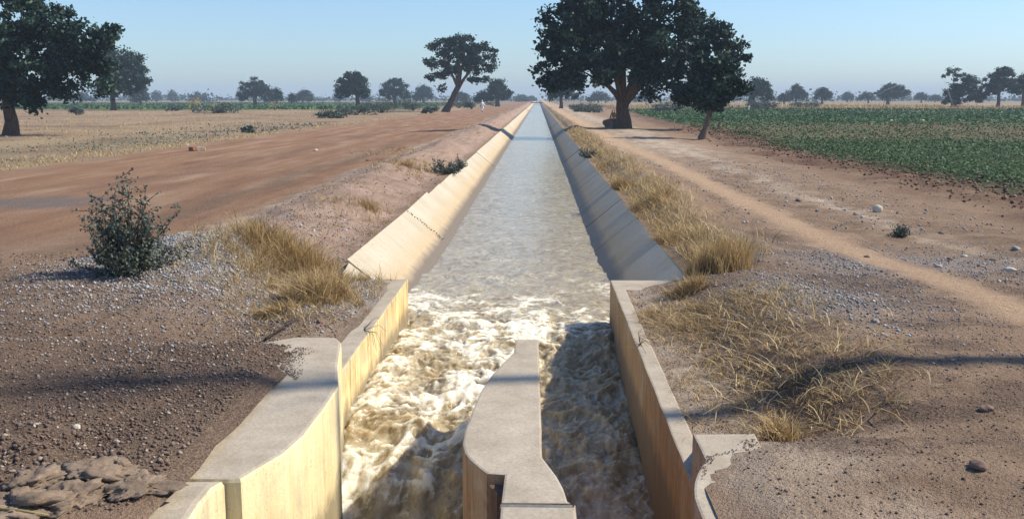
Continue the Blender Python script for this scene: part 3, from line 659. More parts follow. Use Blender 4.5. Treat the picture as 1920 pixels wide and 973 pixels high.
tree('tall dark spreading tree at the edge of the dry field, cut by the picture border', 55, 28,
     [(40, 40, 80, 60), (120, 55, 62, 42), (165, 85, 56, 42), (205, 85, 34, 30), (225, 70, 18, 20), (60, 110, 82, 52), (10, 130, 62, 46), (150, 130, 60, 36), (110, 160, 50, 26), (195, 130, 36, 28), (20, 170, 48, 24), (75, 178, 40, 22), (-60, 60, 80, 60), (-70, 130, 70, 50), (20, -20, 80, 36), (65, 0, 38, 26), (200, 160, 24, 16), (75, 198, 16, 10)],
     23, 178, 34000, .26, .46, .8, seed=12, shell=.45)
tree('leaning slender-trunked umbrella tree at the far edge of the dirt road', 150, 837,
     [(850, 88, 36, 20), (885, 90, 32, 18), (868, 105, 46, 18), (826, 96, 20, 14), (908, 105, 24, 18), (818, 118, 17, 10), (845, 122, 32, 13), (886, 124, 34, 14), (915, 128, 18, 12), (818, 147, 16, 8), (840, 140, 26, 10), (895, 148, 18, 7), (829, 166, 9, 6), (872, 78, 26, 10), (908, 150, 10, 7), (925, 112, 10, 10)],
     11, 164, 11000, .42, .6, .8, seed=21, lean=1.9, shell=.3, name='savanna_tree')
tree('rounded tree with a short trunk behind the tall tree by the dry field', 165, 221,
     [(235, 118, 34, 24), (262, 128, 26, 22), (245, 148, 44, 22), (218, 135, 30, 24), (280, 150, 16, 10), (225, 165, 36, 16), (262, 160, 24, 12), (210, 110, 22, 20)],
     9, 178, 17000, .42, .8, .8, seed=22, shell=.35)
# slim crooked tree in front of the field
tree('crooked slim trunk with a broken stub beside the green field', 48.0, 1315,
     [(1345, 150, 36, 24), (1368, 165, 22, 16), (1300, 172, 40, 16), (1340, 183, 34, 14), (1330, 130, 34, 24), (1282, 182, 26, 10), (1325, 198, 20, 6)],
     11, 196, 9000, .23, .42, .8, seed=31, lean=.40, shell=.3, bark_='bark_pale', flare=1.5)

# ------------------------------------------------------------------ trees further off
far = [
 # label, base px, l, r, top, bottom, Y, n, leaf, trunk px
 ('low dark tree half hidden behind the short-trunked rounded tree', 272, 252, 291, 162, 190, 330, 1300, .6, 5),
 ('broad dome-shaped tree with a smaller tree against its side', 484, 444, 527, 146, 189, 300, 3800, .5, 7),
 ('small tree touching the side of the broad dome-shaped tree', 524, 509, 538, 165, 189, 305, 1000, .5, 4),
 ('pale hazy low tree beside the dark little bush-like tree', 572, 556, 596, 169, 190, 420, 1400, .65, 4),
 ('little dark bush-like tree leaning on the pale hazy low tree', 552, 545, 561, 176, 190, 330, 450, .5, 3),
 ('round dark tree with a thin stem behind the roadside shrubs', 674, 627, 706, 130, 187, 215, 4800, .40, 8),
 ('wide hazy tree just beyond the round dark thin-stemmed tree', 743, 709, 778, 147, 188, 310, 3200, .52, 7),
 ('flat-topped hazy tree next to the wide hazy tree', 796, 774, 818, 160, 188, 400, 1900, .62, 5),
 ('dark ragged tree beyond the leaning umbrella tree by the road', 933, 906, 962, 146, 190, 255, 3200, .44, 8),
 ('low dark tree beside the ragged tree at the road end', 903, 889, 918, 172, 192, 260, 800, .45, 4),
 ('pale low tree framed under the leaning umbrella tree', 866, 850, 882, 172, 190, 420, 900, .65, 3),
 ('dark drooping tree beside the track behind the huge tree', 1051, 1017, 1090, 135, 187, 190, 3600, .38, 6),
 ('smallish tree with split crown beside the huge tree', 1406, 1386, 1446, 147, 189, 225, 2800, .42, 5),
 ('hazy rounded tree beyond the fields, with a bush at its side', 1486, 1462, 1511, 160, 187, 330, 2000, .55, 4),
 ('low dark bush-like tree beside the hazy rounded tree', 1464, 1451, 1477, 176, 190, 320, 600, .5, 3),
 ('dark little tree with ragged top standing alone beyond the fields', 1534, 1516, 1554, 163, 187, 330, 1400, .5, 4),
 ('tiny pale tree near the dark ragged little tree', 1581, 1569, 1593, 173, 188, 520, 500, .8, 3),
 ('low broken row tree next to the long sloping tree', 1620, 1600, 1634, 173, 188, 420, 700, .6, 3),
 ('long tree with sloping top, with sprinkler spray in front', 1656, 1626, 1703, 157, 188, 330, 3200, .5, 6),
 ('small hazy tree to one side of the long sloping tree', 1718, 1705, 1731, 174, 188, 450, 800, .65, 3),
 ('faint low tree between the small hazy tree and the tall clump', 1743, 1730, 1757, 178, 189, 520, 500, .75, 3),
 ('bushy many-lobed tree with a tuft sticking out on top', 1778, 1752, 1842, 140, 194, 215, 5200, .40, 9),
 ('tall flat-crowned tree with gaps of sky under its crown', 1861, 1826, 1906, 124, 178, 215, 4600, .40, 6),
 ('half bare tree at the picture border beside the flat-crowned tree', 1906, 1884, 1936, 136, 176, 205, 1600, .36, 5),
]
for i, (lab, bx, l, r_, t, b_, Y, n, lf, tw) in enumerate(far):
    lob = auto_lobes(l, r_, t, b_, 100 + i)
    if 'tuft sticking' in lab: lob += [(1776, 140, 20, 12), (1768, 180, 14, 12), (1828, 170, 16, 14)]
    if 'drooping' in lab: lob += [(1035, 175, 18, 14), (1068, 178, 20, 10)]
    tree(lab, Y, bx, lob, tw, b_ - (b_ - t) * .14, int(n * 2.4), lf * .95, lf * 1.5, .8, seed=200 + i, shell=.35, group='trees of the savanna further off')
tuf = [(302, 170, 10, 600), (331, 168, 12, 620), (377, 172, 18, 520), (640, 172, 12, 650), (978, 178, 14, 600), (996, 181, 10, 700), (1120, 172, 24, 420), (1200, 176, 20, 520), (1300, 178, 16, 620), (1370, 174, 18, 560), (1690, 180, 12, 800), (690, 178, 14, 640), (60, 178, 26, 480), (160, 174, 30, 420)]
tl = ['far pale round treetop on the horizon beside a second small one', 'second small pale treetop on the horizon, the wider of two', 'hazy tree rising behind the yellow dry bush', 'faint thin tree on the horizon before the round dark tree',
      'hazed treetop at the far end of the road', 'smallest hazed treetop next to where canal meets sky', 'hazy tree seen under the huge tree near its trunk', 'faint tree seen under the huge tree beyond its trunk', 'low hazy tree behind the crooked slim trunk',
      'hazy tree peeping out beside the huge tree crown', 'very faint treetop behind the long sloping tree', 'faint low treetop behind the round dark tree', 'faint wide tree under the tall border tree crown', 'hazy tree behind the stem of the rounded tree']
for i, ((px, t, w, Y), lab) in enumerate(zip(tuf, tl)):
    tree(lab, Y, px, auto_lobes(px - w, px + w, t, 190, 300 + i, 6), 3, 185, 900, 1.0, 1.3, .8, seed=400 + i, shell=.35, group='tiny trees along the horizon')
# far wood: a continuous low line that reads as one mass
r = np.random.default_rng(5); Cs = []
for px in np.arange(-80, 2010, 5.0):
    if 985 < px < 1035: continue
    Y = r.uniform(620, 950); x = PD(px, Y); n = r.integers(8, 26); hh = r.uniform(1.5, 5.0) * (.6 + .8 * vn(np.array([px / 45]), np.array([.5]), 3)[0])
    Cs.append(np.stack([x + r.normal(0, 5, n), Y + r.normal(0, 4, n), np.abs(r.normal(0, .5, n)) * hh + .4], -1))
C = np.concatenate(Cs); V, F = leaf_quads(C, 2.2, .2, .7, r)
tag(mesh_np('distant_wood', V, F, M['tree_leaf'], tone=np.repeat(r.uniform(.2, .7, len(C)), 4)), 'thin line of bush and trees fading along the horizon', 'trees', kind='stuff')

# ------------------------------------------------------------------ shrubs
def shrub(label, px, py, w_px, h_px, n, leaf, mat='shrub_leaf', seed=1, name='shrub', group=None, stems=7, Y=None):
    r = np.random.default_rng(seed); rr = random.Random(seed)
    if Y: x = PD(px, Y); y = Y; z = gz(x, y)
    else: x, y, z = gp(px, py)
    s = y / FPX * 1.0; a_, b_ = w_px * s / 2, h_px * s
    root = empty(name, (x, y, z)); tag(root, label, 'bush' if name != 'dry_bush' else 'dry bush', group)
    lobes = [(rr.uniform(-.6, .6) * a_, rr.uniform(-.4, .4) * a_, b_ * rr.uniform(.3, .72), a_ * rr.uniform(.35, .5), a_ * .4, b_ * rr.uniform(.22, .33)) for _ in range(8)]
    pt, tn = crown_points(lobes, n, a_ * .22, r, .2); pt[:, 2] = np.maximum(pt[:, 2], .02)
    acc = Acc()
    for l in lobes[:stems]: acc.tube([(0, 0, -.05), (l[0] * .4, l[1] * .4, l[2] * .5), (l[0], l[1], l[2])], [a_ * .035, a_ * .025, a_ * .008], 5)
    acc.build('stem', M['twig'], root, True)
    V, F = leaf_quads(pt, leaf, .2, .6, r); mesh_np('foliage', V, F, M[mat], root, tone=np.repeat(tn, 4)); return root
hedge = [('dense grey-green shrub beside the road under the round dark tree', 668, 216, 76, 22), ('wide low shrub between two others along the road edge', 715, 212, 70, 24), ('greyish shrub near the base of the leaning tree', 775, 208, 60, 22),
         ('low scrubby shrub behind the leaning tree trunk', 860, 203, 50, 18), ('dark low shrub between leaning tree and white-clad walker', 885, 205, 42, 16), ('pale green sprawling shrub at the edge of the dry field', 620, 222, 60, 14), ('shrub nearest the foot of the leaning tree', 808, 213, 34, 14),
         ('small round bush beside the tall border tree at field edge', 143, 216, 28, 16), ('low green bush under the yellow dry bush', 405, 212, 90, 16), ('small grey bush on the bare field near the road', 466, 250, 26, 14), ('low bush by the strip of green crop, near the yellow dry bush', 330, 209, 40, 10),
         ('leafy roadside shrub between hedge and walker', 925, 199, 34, 10)]
for i, (lab, px, py, w, h) in enumerate(hedge):
    shrub(lab, px, py, w, h, 1500 if h > 12 else 800, .22 if py < 230 else .12, seed=500 + i, group='shrubs by the road')
for i, (lab, px, w, h, Y) in enumerate([('grey-green thicket bush behind the field beside the white post', 1415, 80, 17, 165), ('low bush between the huge trunk and the crooked trunk', 1250, 90, 16, 150), ('bush beyond the track to the near side of the huge trunk', 1100, 70, 14, 140), ('scrubby bush behind the crooked slim trunk', 1330, 70, 16, 155),
          ('small scrub bush beside the track far behind the huge trunk', 1085, 40, 10, 170), ('brownish low bush on the dry strip beyond the green field', 1500, 70, 10, 190)]):
    shrub(lab, px, 0, w, h, 1500, .26, seed=540 + i, group='bushes across the green field', Y=Y)
shrub('feathery yellow dry bush standing by the green strip', 362, 211, 34, 30, 500, .16, 'dry_leaf', 560, 'dry_bush')
shrub('wispy yellow dry bush smaller than its feathery neighbour', 400, 210, 26, 18, 220, .14, 'dry_leaf', 561, 'dry_bush')
shrub('thin yellow dry bush far along the field before the dome-shaped tree', 515, 207, 24, 18, 200, .14, 'dry_leaf', 562, 'dry_bush')
# the leafy bush beside the gravel heap
def branchy_bush(label, px, py, spread, height, nst, seed, leaf, flat=0.0, name='leafy_bush'):
    x, y, z = gp(px, py, .15); root = empty(name, (x, y, z)); tag(root, label, 'bush')
    rr = random.Random(seed); acc = Acc(); L = []
    for i in range(nst):
        an = rr.uniform(0, 2 * math.pi); el = rr.uniform(.15, 1.45) * (1 - flat); ln = height * rr.uniform(.55, 1.0) if el > .8 else spread * rr.uniform(.5, 1.0)
        if i < 4: el = rr.uniform(.9, 1.3) * (1 - flat); ln = height * rr.uniform(.95, 1.12); an = rr.choice([-.4, .3, .5, 2.9])
        p = Vector((rr.uniform(-.04, .04), rr.uniform(-.04, .04), -.03)); d = Vector((math.cos(an) * math.cos(el), math.sin(an) * math.cos(el), math.sin(el))); pts = [p.copy()]
        for s in range(6):
            d = (d + Vector((rr.uniform(-.22, .22), rr.uniform(-.22, .22), rr.uniform(-.10, .2)))).normalized(); p = p + d * ln / 6
            p.z = max(p.z, .015); pts.append(p.copy())
            if s > 0:
                for _ in range(2):
                    e = p + Vector((rr.uniform(-1, 1), rr.uniform(-1, 1), rr.uniform(-.2, .9))) * .15; acc.tube([p, p.lerp(e, .5), e], [.003, .0025, .001], 4)
                    for t in range(7): q = p.lerp(e, (t + 1) / 7); L.append((q.x + rr.uniform(-.018, .018), q.y + rr.uniform(-.018, .018), max(.01, q.z + rr.uniform(-.018, .018))))
            for t in range(7): q = pts[-2].lerp(p, t / 7); L.append((q.x + rr.uniform(-.03, .03), q.y + rr.uniform(-.03, .03), max(.01, q.z + rr.uniform(-.03, .03)))) if s > 0 else None
        acc.tube(pts, [.009, .008, .007, .006, .005, .0035, .0015], 5)
    acc.build('stem', M['twig'], root, True)
    r = np.random.default_rng(seed); C = np.array(L); V, F = leaf_quads(C, leaf, .2, .58, r)
    mesh_np('foliage', V, F, M['shrub_leaf'], root, tone=np.repeat(np.clip(r.normal(.45, .25, len(C)), 0, 1), 4)); return root
branchy_bush('rounded grey-green bush growing beside the grey gravel heap', 243, 512, .60, .86, 66, 71, .034)
branchy_bush('low creeping green plant overhanging the sunlit canal lining', 838, 326, .75, .5, 20, 72, .05, .55, 'creeping_plant')
branchy_bush('small dark weed growing at the lining edge under the dry grass', 1100, 296, .45, .3, 14, 73, .045, .3, 'weed')
for px, py, lab, s in ((1690, 445, 'tiny green weed on the bare track beside pale stones', 74),):
    branchy_bush(lab, px, py, .15, .09, 8, s, .03, .3, 'weed')

# ------------------------------------------------------------------ grass and straw
def blades(Pn, h, lean, w, r, bend=.6):
    """Bent grass blades: Pn (n,3), heights h, lean vectors (n,2)."""
    n = len(Pn); t = np.array([0, .35, .7, 1.0]); a = r.uniform(0, np.pi, n); side = np.stack([np.cos(a), np.sin(a), np.zeros(n)], -1)
    V = []
    for k, tt in enumerate(t):
        c = Pn + np.stack([lean[:, 0] * h * tt ** 1.7, lean[:, 1] * h * tt ** 1.7, h * (tt - bend * .45 * tt ** 2.5 * np.minimum(np.linalg.norm(lean, axis=1), 1.6))], -1)
        ww = (w * (1 - .82 * tt))[:, None]; V += [c - side * ww, c + side * ww]
    V = np.stack(V, 1).reshape(-1, 3); b = np.arange(n)[:, None] * 8
    F = np.concatenate([b + np.array([0, 1, 3, 2]), b + np.array([2, 3, 5, 4]), b + np.array([4, 5, 7, 6])], 0)
    return V, F
def grass_at(cx, cy, rx, ry, n, h, r, lean=.5, w=.004, tuft=14):
    nt_ = max(1, n // tuft); tx = r.normal(cx, rx * .5, nt_); ty = r.normal(cy, ry * .5, nt_)
    k = r.integers(0, nt_, n); x = tx[k] + r.normal(0, .025, n); y = ty[k] + r.normal(0, .025, n)
    z = ground_z(x, y) - .01; th = h * (.55 + .6 * r.random(nt_)); hh = th[k] * r.uniform(.4, 1.15, n)
    ld = r.normal(0, lean, (nt_, 2))[k] * .6 + r.normal(0, lean, (n, 2))
    ok = ~(((x > XL + .02) & (x < XR - .02) & (y > Y_END)) | ((x > -1.5) & (x < RW + .1)))
    x, y, z, hh, ld = x[ok], y[ok], z[ok], hh[ok], ld[ok]
    V, F = blades(np.stack([x, y, z], -1), hh, ld, w * r.uniform(.6, 1.4, len(x)), r)
    tn = np.repeat(np.clip(r.normal(.5, .25, len(x)), 0, 1), 8); return V, F, tn
def tuft_thing(label, px, py, wpx, hpx, n, h, seed, lean=.45, w=.0045, guess=.05, name='dry_grass_tuft', group='tufts of dry grass', xy=None):
    r = np.random.default_rng(seed); x, y, z = gp(px, py, guess)
    if xy: x, y = xy; z = gz(x, y)
    s = y / FPX; V, F, tn = grass_at(x, y, wpx * s / 2, max(wpx * s / 2.2, .12), n, h, r, lean, w)
    o = mesh_np(name, V - np.array([x, y, z]), F, M['straw'], tone=tn); o.location = (x, y, z)
    return tag(o, label, 'dry grass', group)
tuft_thing('tall golden grass tuft standing on the canal bank, biggest of that bank', 1348, 512, 110, 0, 3000, .40, 81, .28)
tuft_thing('golden grass tuft hanging over the shaded lining, next beyond the biggest', 1262, 455, 90, 0, 1500, .26, 82, .5)
tuft_thing('bleached grass tuft on the shaded lining edge, midway along the bank', 1222, 385, 70, 0, 1400, .30, 83, .5)
tuft_thing('shaggy yellow grass tuft on the canal bank, the furthest big one', 1155, 355, 60, 0, 1500, .36, 84, .45)
tuft_thing('wispy straw tuft beside the end of the pale wing wall', 1465, 822, 60, 0, 420, .17, 85, .5, .004, .24)
tuft_thing('straw tuft by the corner of the flume wall and lining', 1290, 548, 60, 0, 900, .18, 86, .5)
tuft_thing('long-stalked golden grass tuft just beyond the grey gravel heap', 500, 462, 100, 0, 1700, .33, 87, .4)
tuft_thing('thick tan grass tuft hanging towards the yellow flume wall', 590, 560, 120, 0, 2600, .30, 88, .5)
tuft_thing('upright tan grass tuft between gravel heap and flume wall', 560, 500, 110, 0, 2200, .34, 89, .4)
tuft_thing('flattened straw tuft beside the thin dark stick', 520, 590, 70, 0, 700, .15, 90, .7)
tuft_thing('sparse grass tuft half way down the sunlit bank slope', 690, 392, 40, 0, 320, .22, 91, .4)
tuft_thing('thin grass tuft on the bank near the creeping plant', 770, 315, 46, 0, 380, .26, 92, .5)
# the matted straw and thin cover nobody could count
r = np.random.default_rng(33); VV = []; FF = []; TT = []; nb = 0
def put(V, F, T):
    global nb
    VV.append(V); FF.append(F + nb); TT.append(T); nb += len(V)
for px, py, w, d, n, h, ln in ((1330, 590, 190, .35, 1500, .13, .95), (1300, 620, 170, .35, 1200, .12, 1.0), (1420, 630, 190, .4, 900, .12, 1.0), (1380, 680, 220, .4, 800, .11, 1.0), (1490, 700, 230, .4, 600, .12, 1.0), (1420, 760, 240, .35, 420, .11, 1.0), (1560, 760, 190, .3, 300, .11, 1.0), (1250, 590, 80, .3, 800, .12, .9),
                               (1580, 690, 150, .3, 400, .10, 1.0), (1530, 800, 130, .2, 300, .11, .9), (1400, 560, 160, .3, 900, .13, .9), (1260, 440, 60, .8, 1300, .16, .8), (1200, 400, 50, .9, 1100, .18, .8), (1130, 320, 40, 1.5, 900, .22, .7), (1085, 262, 26, 4, 900, .25, .7),
                               (480, 475, 130, .5, 1500, .26, .6), (600, 515, 170, .5, 2000, .24, .6), (660, 385, 90, .7, 900, .2, .7), (770, 312, 80, 1.0, 800, .22, .7), (735, 285, 70, 1.5, 500, .2, .8), (560, 530, 180, .5, 2200, .20, .7), (640, 560, 120, .4, 1300, .16, .8), (540, 600, 140, .3, 700, .10, 1.0), (470, 560, 120, .4, 500, .13, .9), (700, 350, 120, .8, 500, .14, .9), (620, 430, 160, .8, 600, .14, .9), (800, 290, 80, 2, 400, .16, .8), (900, 240, 60, 5, 350, .22, .8)):
    x, y, z = gp(px, py, .08); V, F, T = grass_at(x, y, w * y / FPX, d * 2, int(n * 1.4), h * .85, r, ln * 1.15, .0027 if y < 20 else .006, 9); put(V, F, np.clip((T - .5) * 1.5 + .45, 0, 1))
# dry field beyond the road and strip along its edge
def scatter(n, xf, yf, h, w, lean):
    x = xf(n); y = yf(n); return x, y
n = 24000; y = 22 * (165 / 22) ** r.random(n); x = road_far(y) - .3 - np.abs(r.normal(0, 1, n)) * 1.2 - (r.random(n) < .75) * r.random(n) * (6 + .62 * y)
keep = (fbm(x / 2.5, y / 4.0, 44, 4) > .16) | ((x > road_far(y) - 1.6) & (r.random(n) < .6)); x, y = x[keep], y[keep]; n = len(x)
V, F = blades(np.stack([x, y, ground_z(x, y) - .01], -1), r.uniform(.05, .19, n) * np.interp(y, [22, 80, 165], [1, .8, .6]), r.normal(0, .9, (n, 2)), .007 + y * .0002, r); put(V, F, np.repeat(np.clip(r.normal(.62, .22, n), 0, 1), 8))
n = 3500; y = 60 * (200 / 60) ** r.random(n); x = -20 - r.random(n) * y * .55
V, F = blades(np.stack([x, y, ground_z(x, y) - .01], -1), r.uniform(.06, .22, n), r.normal(0, .6, (n, 2)), .012 + y * .0002, r); put(V, F, np.repeat(np.clip(r.normal(.6, .22, n), 0, 1), 8))
n = 7000; y = 10.8 * (60 / 10.8) ** r.random(n); x = XR + .12 + np.abs(r.normal(.35, .28, n)); kk = fbm(x / .5, y / 1.4, 59, 3) > -.25; x, y = x[kk], y[kk]; n = len(x)
V, F = blades(np.stack([x, y, ground_z(x, y) - .01], -1), r.uniform(.08, .28, n), r.normal(0, .75, (n, 2)), .0035 + y * .00015, r); put(V, F, np.repeat(np.clip(r.normal(.55, .28, n), 0, 1), 8))
n = 6000; y = r.uniform(165, 260, n); x = 14 + r.random(n) * y * .5
V, F = blades(np.stack([x, y, ground_z(x, y) - .01], -1), r.uniform(.3, .9, n), r.normal(0, .4, (n, 2)), .02 + y * .0002, r); put(V, F, np.repeat(np.clip(r.normal(.4, .22, n), 0, 1), 8))
tag(mesh_np('dry_grass', np.concatenate(VV), np.concatenate(FF), M['straw'], tone=np.concatenate(TT)), 'matted straw and thin dry grass covering banks and the bare field', 'dry grass', kind='stuff')
# coarse bent stalks on the near bank
r = np.random.default_rng(35); VV = []; FF = []; TT = []; nb = 0
for k in range(150):
    px, py = r.normal(1440, 130), r.normal(690, 75)
    if py > 835 or px < 1210 or (px < 1300 and py > 700): continue
    x, y, z = gp(px, py, .12); n = 2
    V, F = blades(np.array([[x, y, z - .01]] * n) + r.normal(0, .02, (n, 3)) * [1, 1, 0], r.uniform(.08, .2, n), r.normal(0, 1.2, (n, 2)), np.full(n, .0055), r, .8); put(V, F, np.repeat(r.uniform(.6, 1, n), 8))
tag(mesh_np('broken_straw', np.concatenate(VV), np.concatenate(FF), M['straw'], tone=np.concatenate(TT)), 'pale bent straw stalks strewn over the near bank', 'straw', kind='stuff')

# crop rows in the field
r = np.random.default_rng(36); n = 150000
y = 14 * (180 / 14) ** r.random(n); fx = field_x(y); x = fx + .2 + r.random(n) ** 1.25 * (y * .62 + 6 - fx + 4).clip(4, None)
band = (y > 46 + 6 * fbm(x / 9, y / 9, 52, 2)) & (y < 84); edge = ss(0, 2.2, x - fx + fbm(x / 1.6, y / 1.6, 53, 3) * 1.6)
keep = (r.random(n) < edge) & (~band | (r.random(n) < .62)) & (vn(x / .8, y / .8, 54) > .22); x, y = x[keep], y[keep]; n = len(x)
hh = .10 + .16 * r.random(n); C = np.stack([x, y, ground_z(x, y) + hh * r.random(n)], -1)
V, F = leaf_quads(C, .085, .8, .6, r); s = (np.clip(y / 34, .8, 5))[:, None, None]
V = ((V.reshape(-1, 4, 3) - C[:, None]) * s * np.array([1, 1, .7]) + C[:, None]).reshape(-1, 3)
tag(mesh_np('green_crop', V, F, M['crop'], tone=np.repeat(np.clip(r.normal(.5, .25, n), 0, 1), 4)), 'low green crop growing across the irrigated field', 'crop', kind='stuff')
n = 12000; y = r.uniform(172, 420, n); x = -28 - r.random(n) * y * .5
C = np.stack([x, y, ground_z(x, y) + .3 * r.random(n)], -1); V, F = leaf_quads(C, .75, .8, .6, r)
tag(mesh_np('green_crop', V, F, M['crop'], tone=np.repeat(np.clip(r.normal(.55, .25, n), 0, 1), 4)), 'strip of green crop beyond the dry field', 'crop', kind='stuff')

n = 3000; y = 24 * (75 / 24) ** r.random(n); x = road_far(y) - 1.0 - np.abs(r.normal(0, 3.6, n)); kk = fbm(x / 3, y / 5, 58, 3) > -.25; x, y = x[kk], y[kk]; n = len(x)
C = np.stack([x, y, ground_z(x, y) + r.uniform(.02, .2, n)], -1); V, F = leaf_quads(C, .10, .5, .35, r); V = ((V.reshape(-1, 4, 3) - C[:, None]) * np.clip(y / 34, .8, 3)[:, None, None] + C[:, None]).reshape(-1, 3)
tag(mesh_np('roadside_weeds', V, F, M['shrub_leaf'], tone=np.repeat(r.uniform(.2, .9, n), 4)), 'thin grey-green weeds along the far edge of the dirt road', 'weeds', kind='stuff')

# ------------------------------------------------------------------ gravel, stones
OCT = np.array([(1, 0, 0), (-1, 0, 0), (0, 1, 0), (0, -1, 0), (0, 0, 1), (0, 0, -1)], float)
OF = np.array([(0, 2, 4), (2, 1, 4), (1, 3, 4), (3, 0, 4), (2, 0, 5), (1, 2, 5), (3, 1, 5), (0, 3, 5)])
def pebbles(x, y, s, r, sink=.25, z=None):
    n = len(x); z = ground_z(x, y) if z is None else z
    sc3 = s[:, None] * r.uniform(.6, 1.25, (n, 3)) * np.array([1, 1, .7]); V = OCT[None] * sc3[:, None] * r.uniform(.75, 1.2, (n, 6, 1)); a = r.uniform(0, 6.28, n)
    ca, sa = np.cos(a)[:, None], np.sin(a)[:, None]; V = np.stack([V[..., 0] * ca - V[..., 1] * sa, V[..., 0] * sa + V[..., 1] * ca, V[..., 2]], -1)
    V = V + np.stack([x, y, z + s * .7 * (1 - sink * 2)], -1)[:, None]; F = OF[None] + np.arange(n)[:, None, None] * 6
    return V.reshape(-1, 3), F.reshape(-1, 3)
def in_canal(x, y): return ((x > XL - .02) & (x < XR + .02) & (y > Y_END)) | ((x > -1.6) & (x < RW + .14) & (y < Y_END + .3))
def stuff_pebbles(name, label, mat, parts, seed):
    r = np.random.default_rng(seed); VV = []; FF = []; TT = []; k = 0
    for fn in parts:
        x, y, s = fn(r); ok = ~in_canal(x, y) & (np.abs(x - path_x(y)) > .22 + .12 * r.random(len(x))); x, y, s = x[ok], y[ok], s[ok]; V, F = pebbles(x, y, s, r)
        VV.append(V); FF.append(F + k); k += len(V); t = r.beta(1.6, 2.6, len(x)); q_ = r.random(len(x)) < .11; t[q_] = r.uniform(.75, 1, q_.sum()); TT.append(np.repeat(t, 6))
    return tag(mesh_np(name, np.concatenate(VV), np.concatenate(FF), M[mat], tone=np.concatenate(TT)), label, 'gravel', kind='stuff')
def gauss(cx, cy, sx, sy, n, s0, s1): return lambda r: (r.normal(cx, sx, n), r.normal(cy, sy, n), s0 * (s1 / s0) ** (r.random(n) ** 1.6))
def uni(x0, x1, y0, y1, n, s0, s1): return lambda r: (r.uniform(x0, x1, n), r.uniform(y0, y1, n), s0 * (s1 / s0) ** (r.random(n) ** 2.2))
hp = P(690, 560, .03)
stuff_pebbles('laterite_gravel', 'dark brown gravel spread over the near ground beside the wing wall', 'laterite',
    [uni(-5.2, -1.35, 3.6, 8.6, 22000, .004, .015), uni(-2.6, -1.3, 4.5, 6.6, 4500, .004, .014), gauss(-2.25, 4.15, .5, .3, 1800, .004, .02), uni(.9, 5.0, 3.6, 10, 24000, .002, .010), uni(-7, -3, 8, 12, 2500, .008, .018), uni(2.5, 9, 9, 22, 700, .006, .02), uni(-4.6, -2.3, 10.5, 25, 1200, .006, .024)], 91)
stuff_pebbles('grey_gravel', 'grey crushed gravel heaped and scattered near the leafy bush', 'grey_gravel',
    [gauss(HEAP[0], HEAP[1], .6, .5, 7000, .009, .022), gauss(HEAP[0] + .5, HEAP[1] - 1.2, 1.0, .8, 5200, .008, .02), gauss(hp[0], hp[1], .22, .4, 900, .008, .018), uni(-5, -1.8, 5.6, 9.5, 1800, .007, .016), gauss(*P(1500, 590, .1), .6, .6, 1500, .008, .018), gauss(*P(1680, 500, .1), 1.0, .9, 1500, .009, .02), uni(2.0, 6, 6, 13, 1500, .007, .02), gauss(-2.9, 13.5, .4, 1.2, 700, .01, .025), uni(3, 7, 14, 30, 1500, .012, .035)], 92)
def strip(r):
    y = 14 * (70 / 14) ** r.random(5200); x = field_x(y) + r.normal(.7, .9, 5200); return x, y, .016 * (3.6) ** (r.random(5200) ** 1.5) * np.interp(y, [14, 70], [1, 1.6])
tag(stuff_pebbles('soil_clods', 'dark crumbled soil clods along the ploughed edge of the green field', 'soil', [strip], 94), cat='soil')
# grit on the flat wing top
r = np.random.default_rng(93); x0 = []; 
yy = r.uniform(4.75, 6.45, 1500); xx = left_edge(yy) - .02 + np.abs(r.normal(0, .055, 1500)); inner = np.interp(yy, [4.7, 5.3, 5.7, 6.5], [-1.62, -1.5, -1.42, -1.42]); k = xx < inner
y2 = r.uniform(4.0, 4.7, 300); x2 = right_edge(y2) + .02 - np.abs(r.normal(0, .05, 300)); k2 = x2 > np.interp(y2, [4.0, 4.3, 4.45, 4.6, 4.7], [.73, .72, .76, .82, .82])
xx = np.concatenate([xx[k], x2[k2]]); yy = np.concatenate([yy[k], y2[k2]]); k = np.ones(len(xx), bool)
V, F = pebbles(xx, yy, r.uniform(.002, .006, len(xx)), r, .25, np.full(len(xx), WT + .002)); tag(mesh_np('loose_grit', V, F, M['laterite'], tone=np.repeat(r.random(k.sum()) * .5, 6)), 'loose dark grit lying on the grey wing wall tops', 'grit', kind='stuff')
def boulder(name, label, cat, px, py, size, mat, seed, squash=.75, group=None, guess=.03, sink=.3, rough=.4, xyz=None):
    x, y, z = gp(px, py, guess)
    rr = random.Random(seed); bm = bmesh.new(); bmesh.ops.create_icosphere(bm, subdivisions=5 if name == 'mud_clod' else 3, radius=1)
    sx, sy, sz = size * rr.uniform(.85, 1.2), size * rr.uniform(.85, 1.15), size * squash; ox = rr.uniform(0, 50)
    vs = np.array([v.co for v in bm.verts]); d = fbm(vs[:, 0] * 1.4 + ox, vs[:, 1] * 1.4 + vs[:, 2] * 1.7, seed, 3) * rough
    if name == 'mud_clod': d = d + (billow(vs[:, 0] * 1.3 + ox, vs[:, 1] * 1.9 + vs[:, 2], seed + 1, 4) - .45) * .85 + fbm(vs[:, 0] * 11, vs[:, 1] * 11 + vs[:, 2] * 9, seed + 2, 4) * .26
    for v, q in zip(bm.verts, d): c = v.co * (1 + q); v.co = (c.x * sx, c.y * sy, c.z * sz)
    o = obj_bm(name, bm, M[mat], None, True); o.location = (x, y, z + sz * (1 - 2 * sink)); o.rotation_euler = (0, 0, rr.uniform(0, 6)); return tag(o, label, cat, group)
boulder('round_stone', 'round white stone lying alone on the bare track', 'stone', 1645, 398, .075, 'pale_rock', 1, .95, sink=.15, rough=.08)
boulder('small_rock', 'flat dark rock beside the round white stone', 'rock', 1605, 404, .05, 'brown_rock', 2, .5)
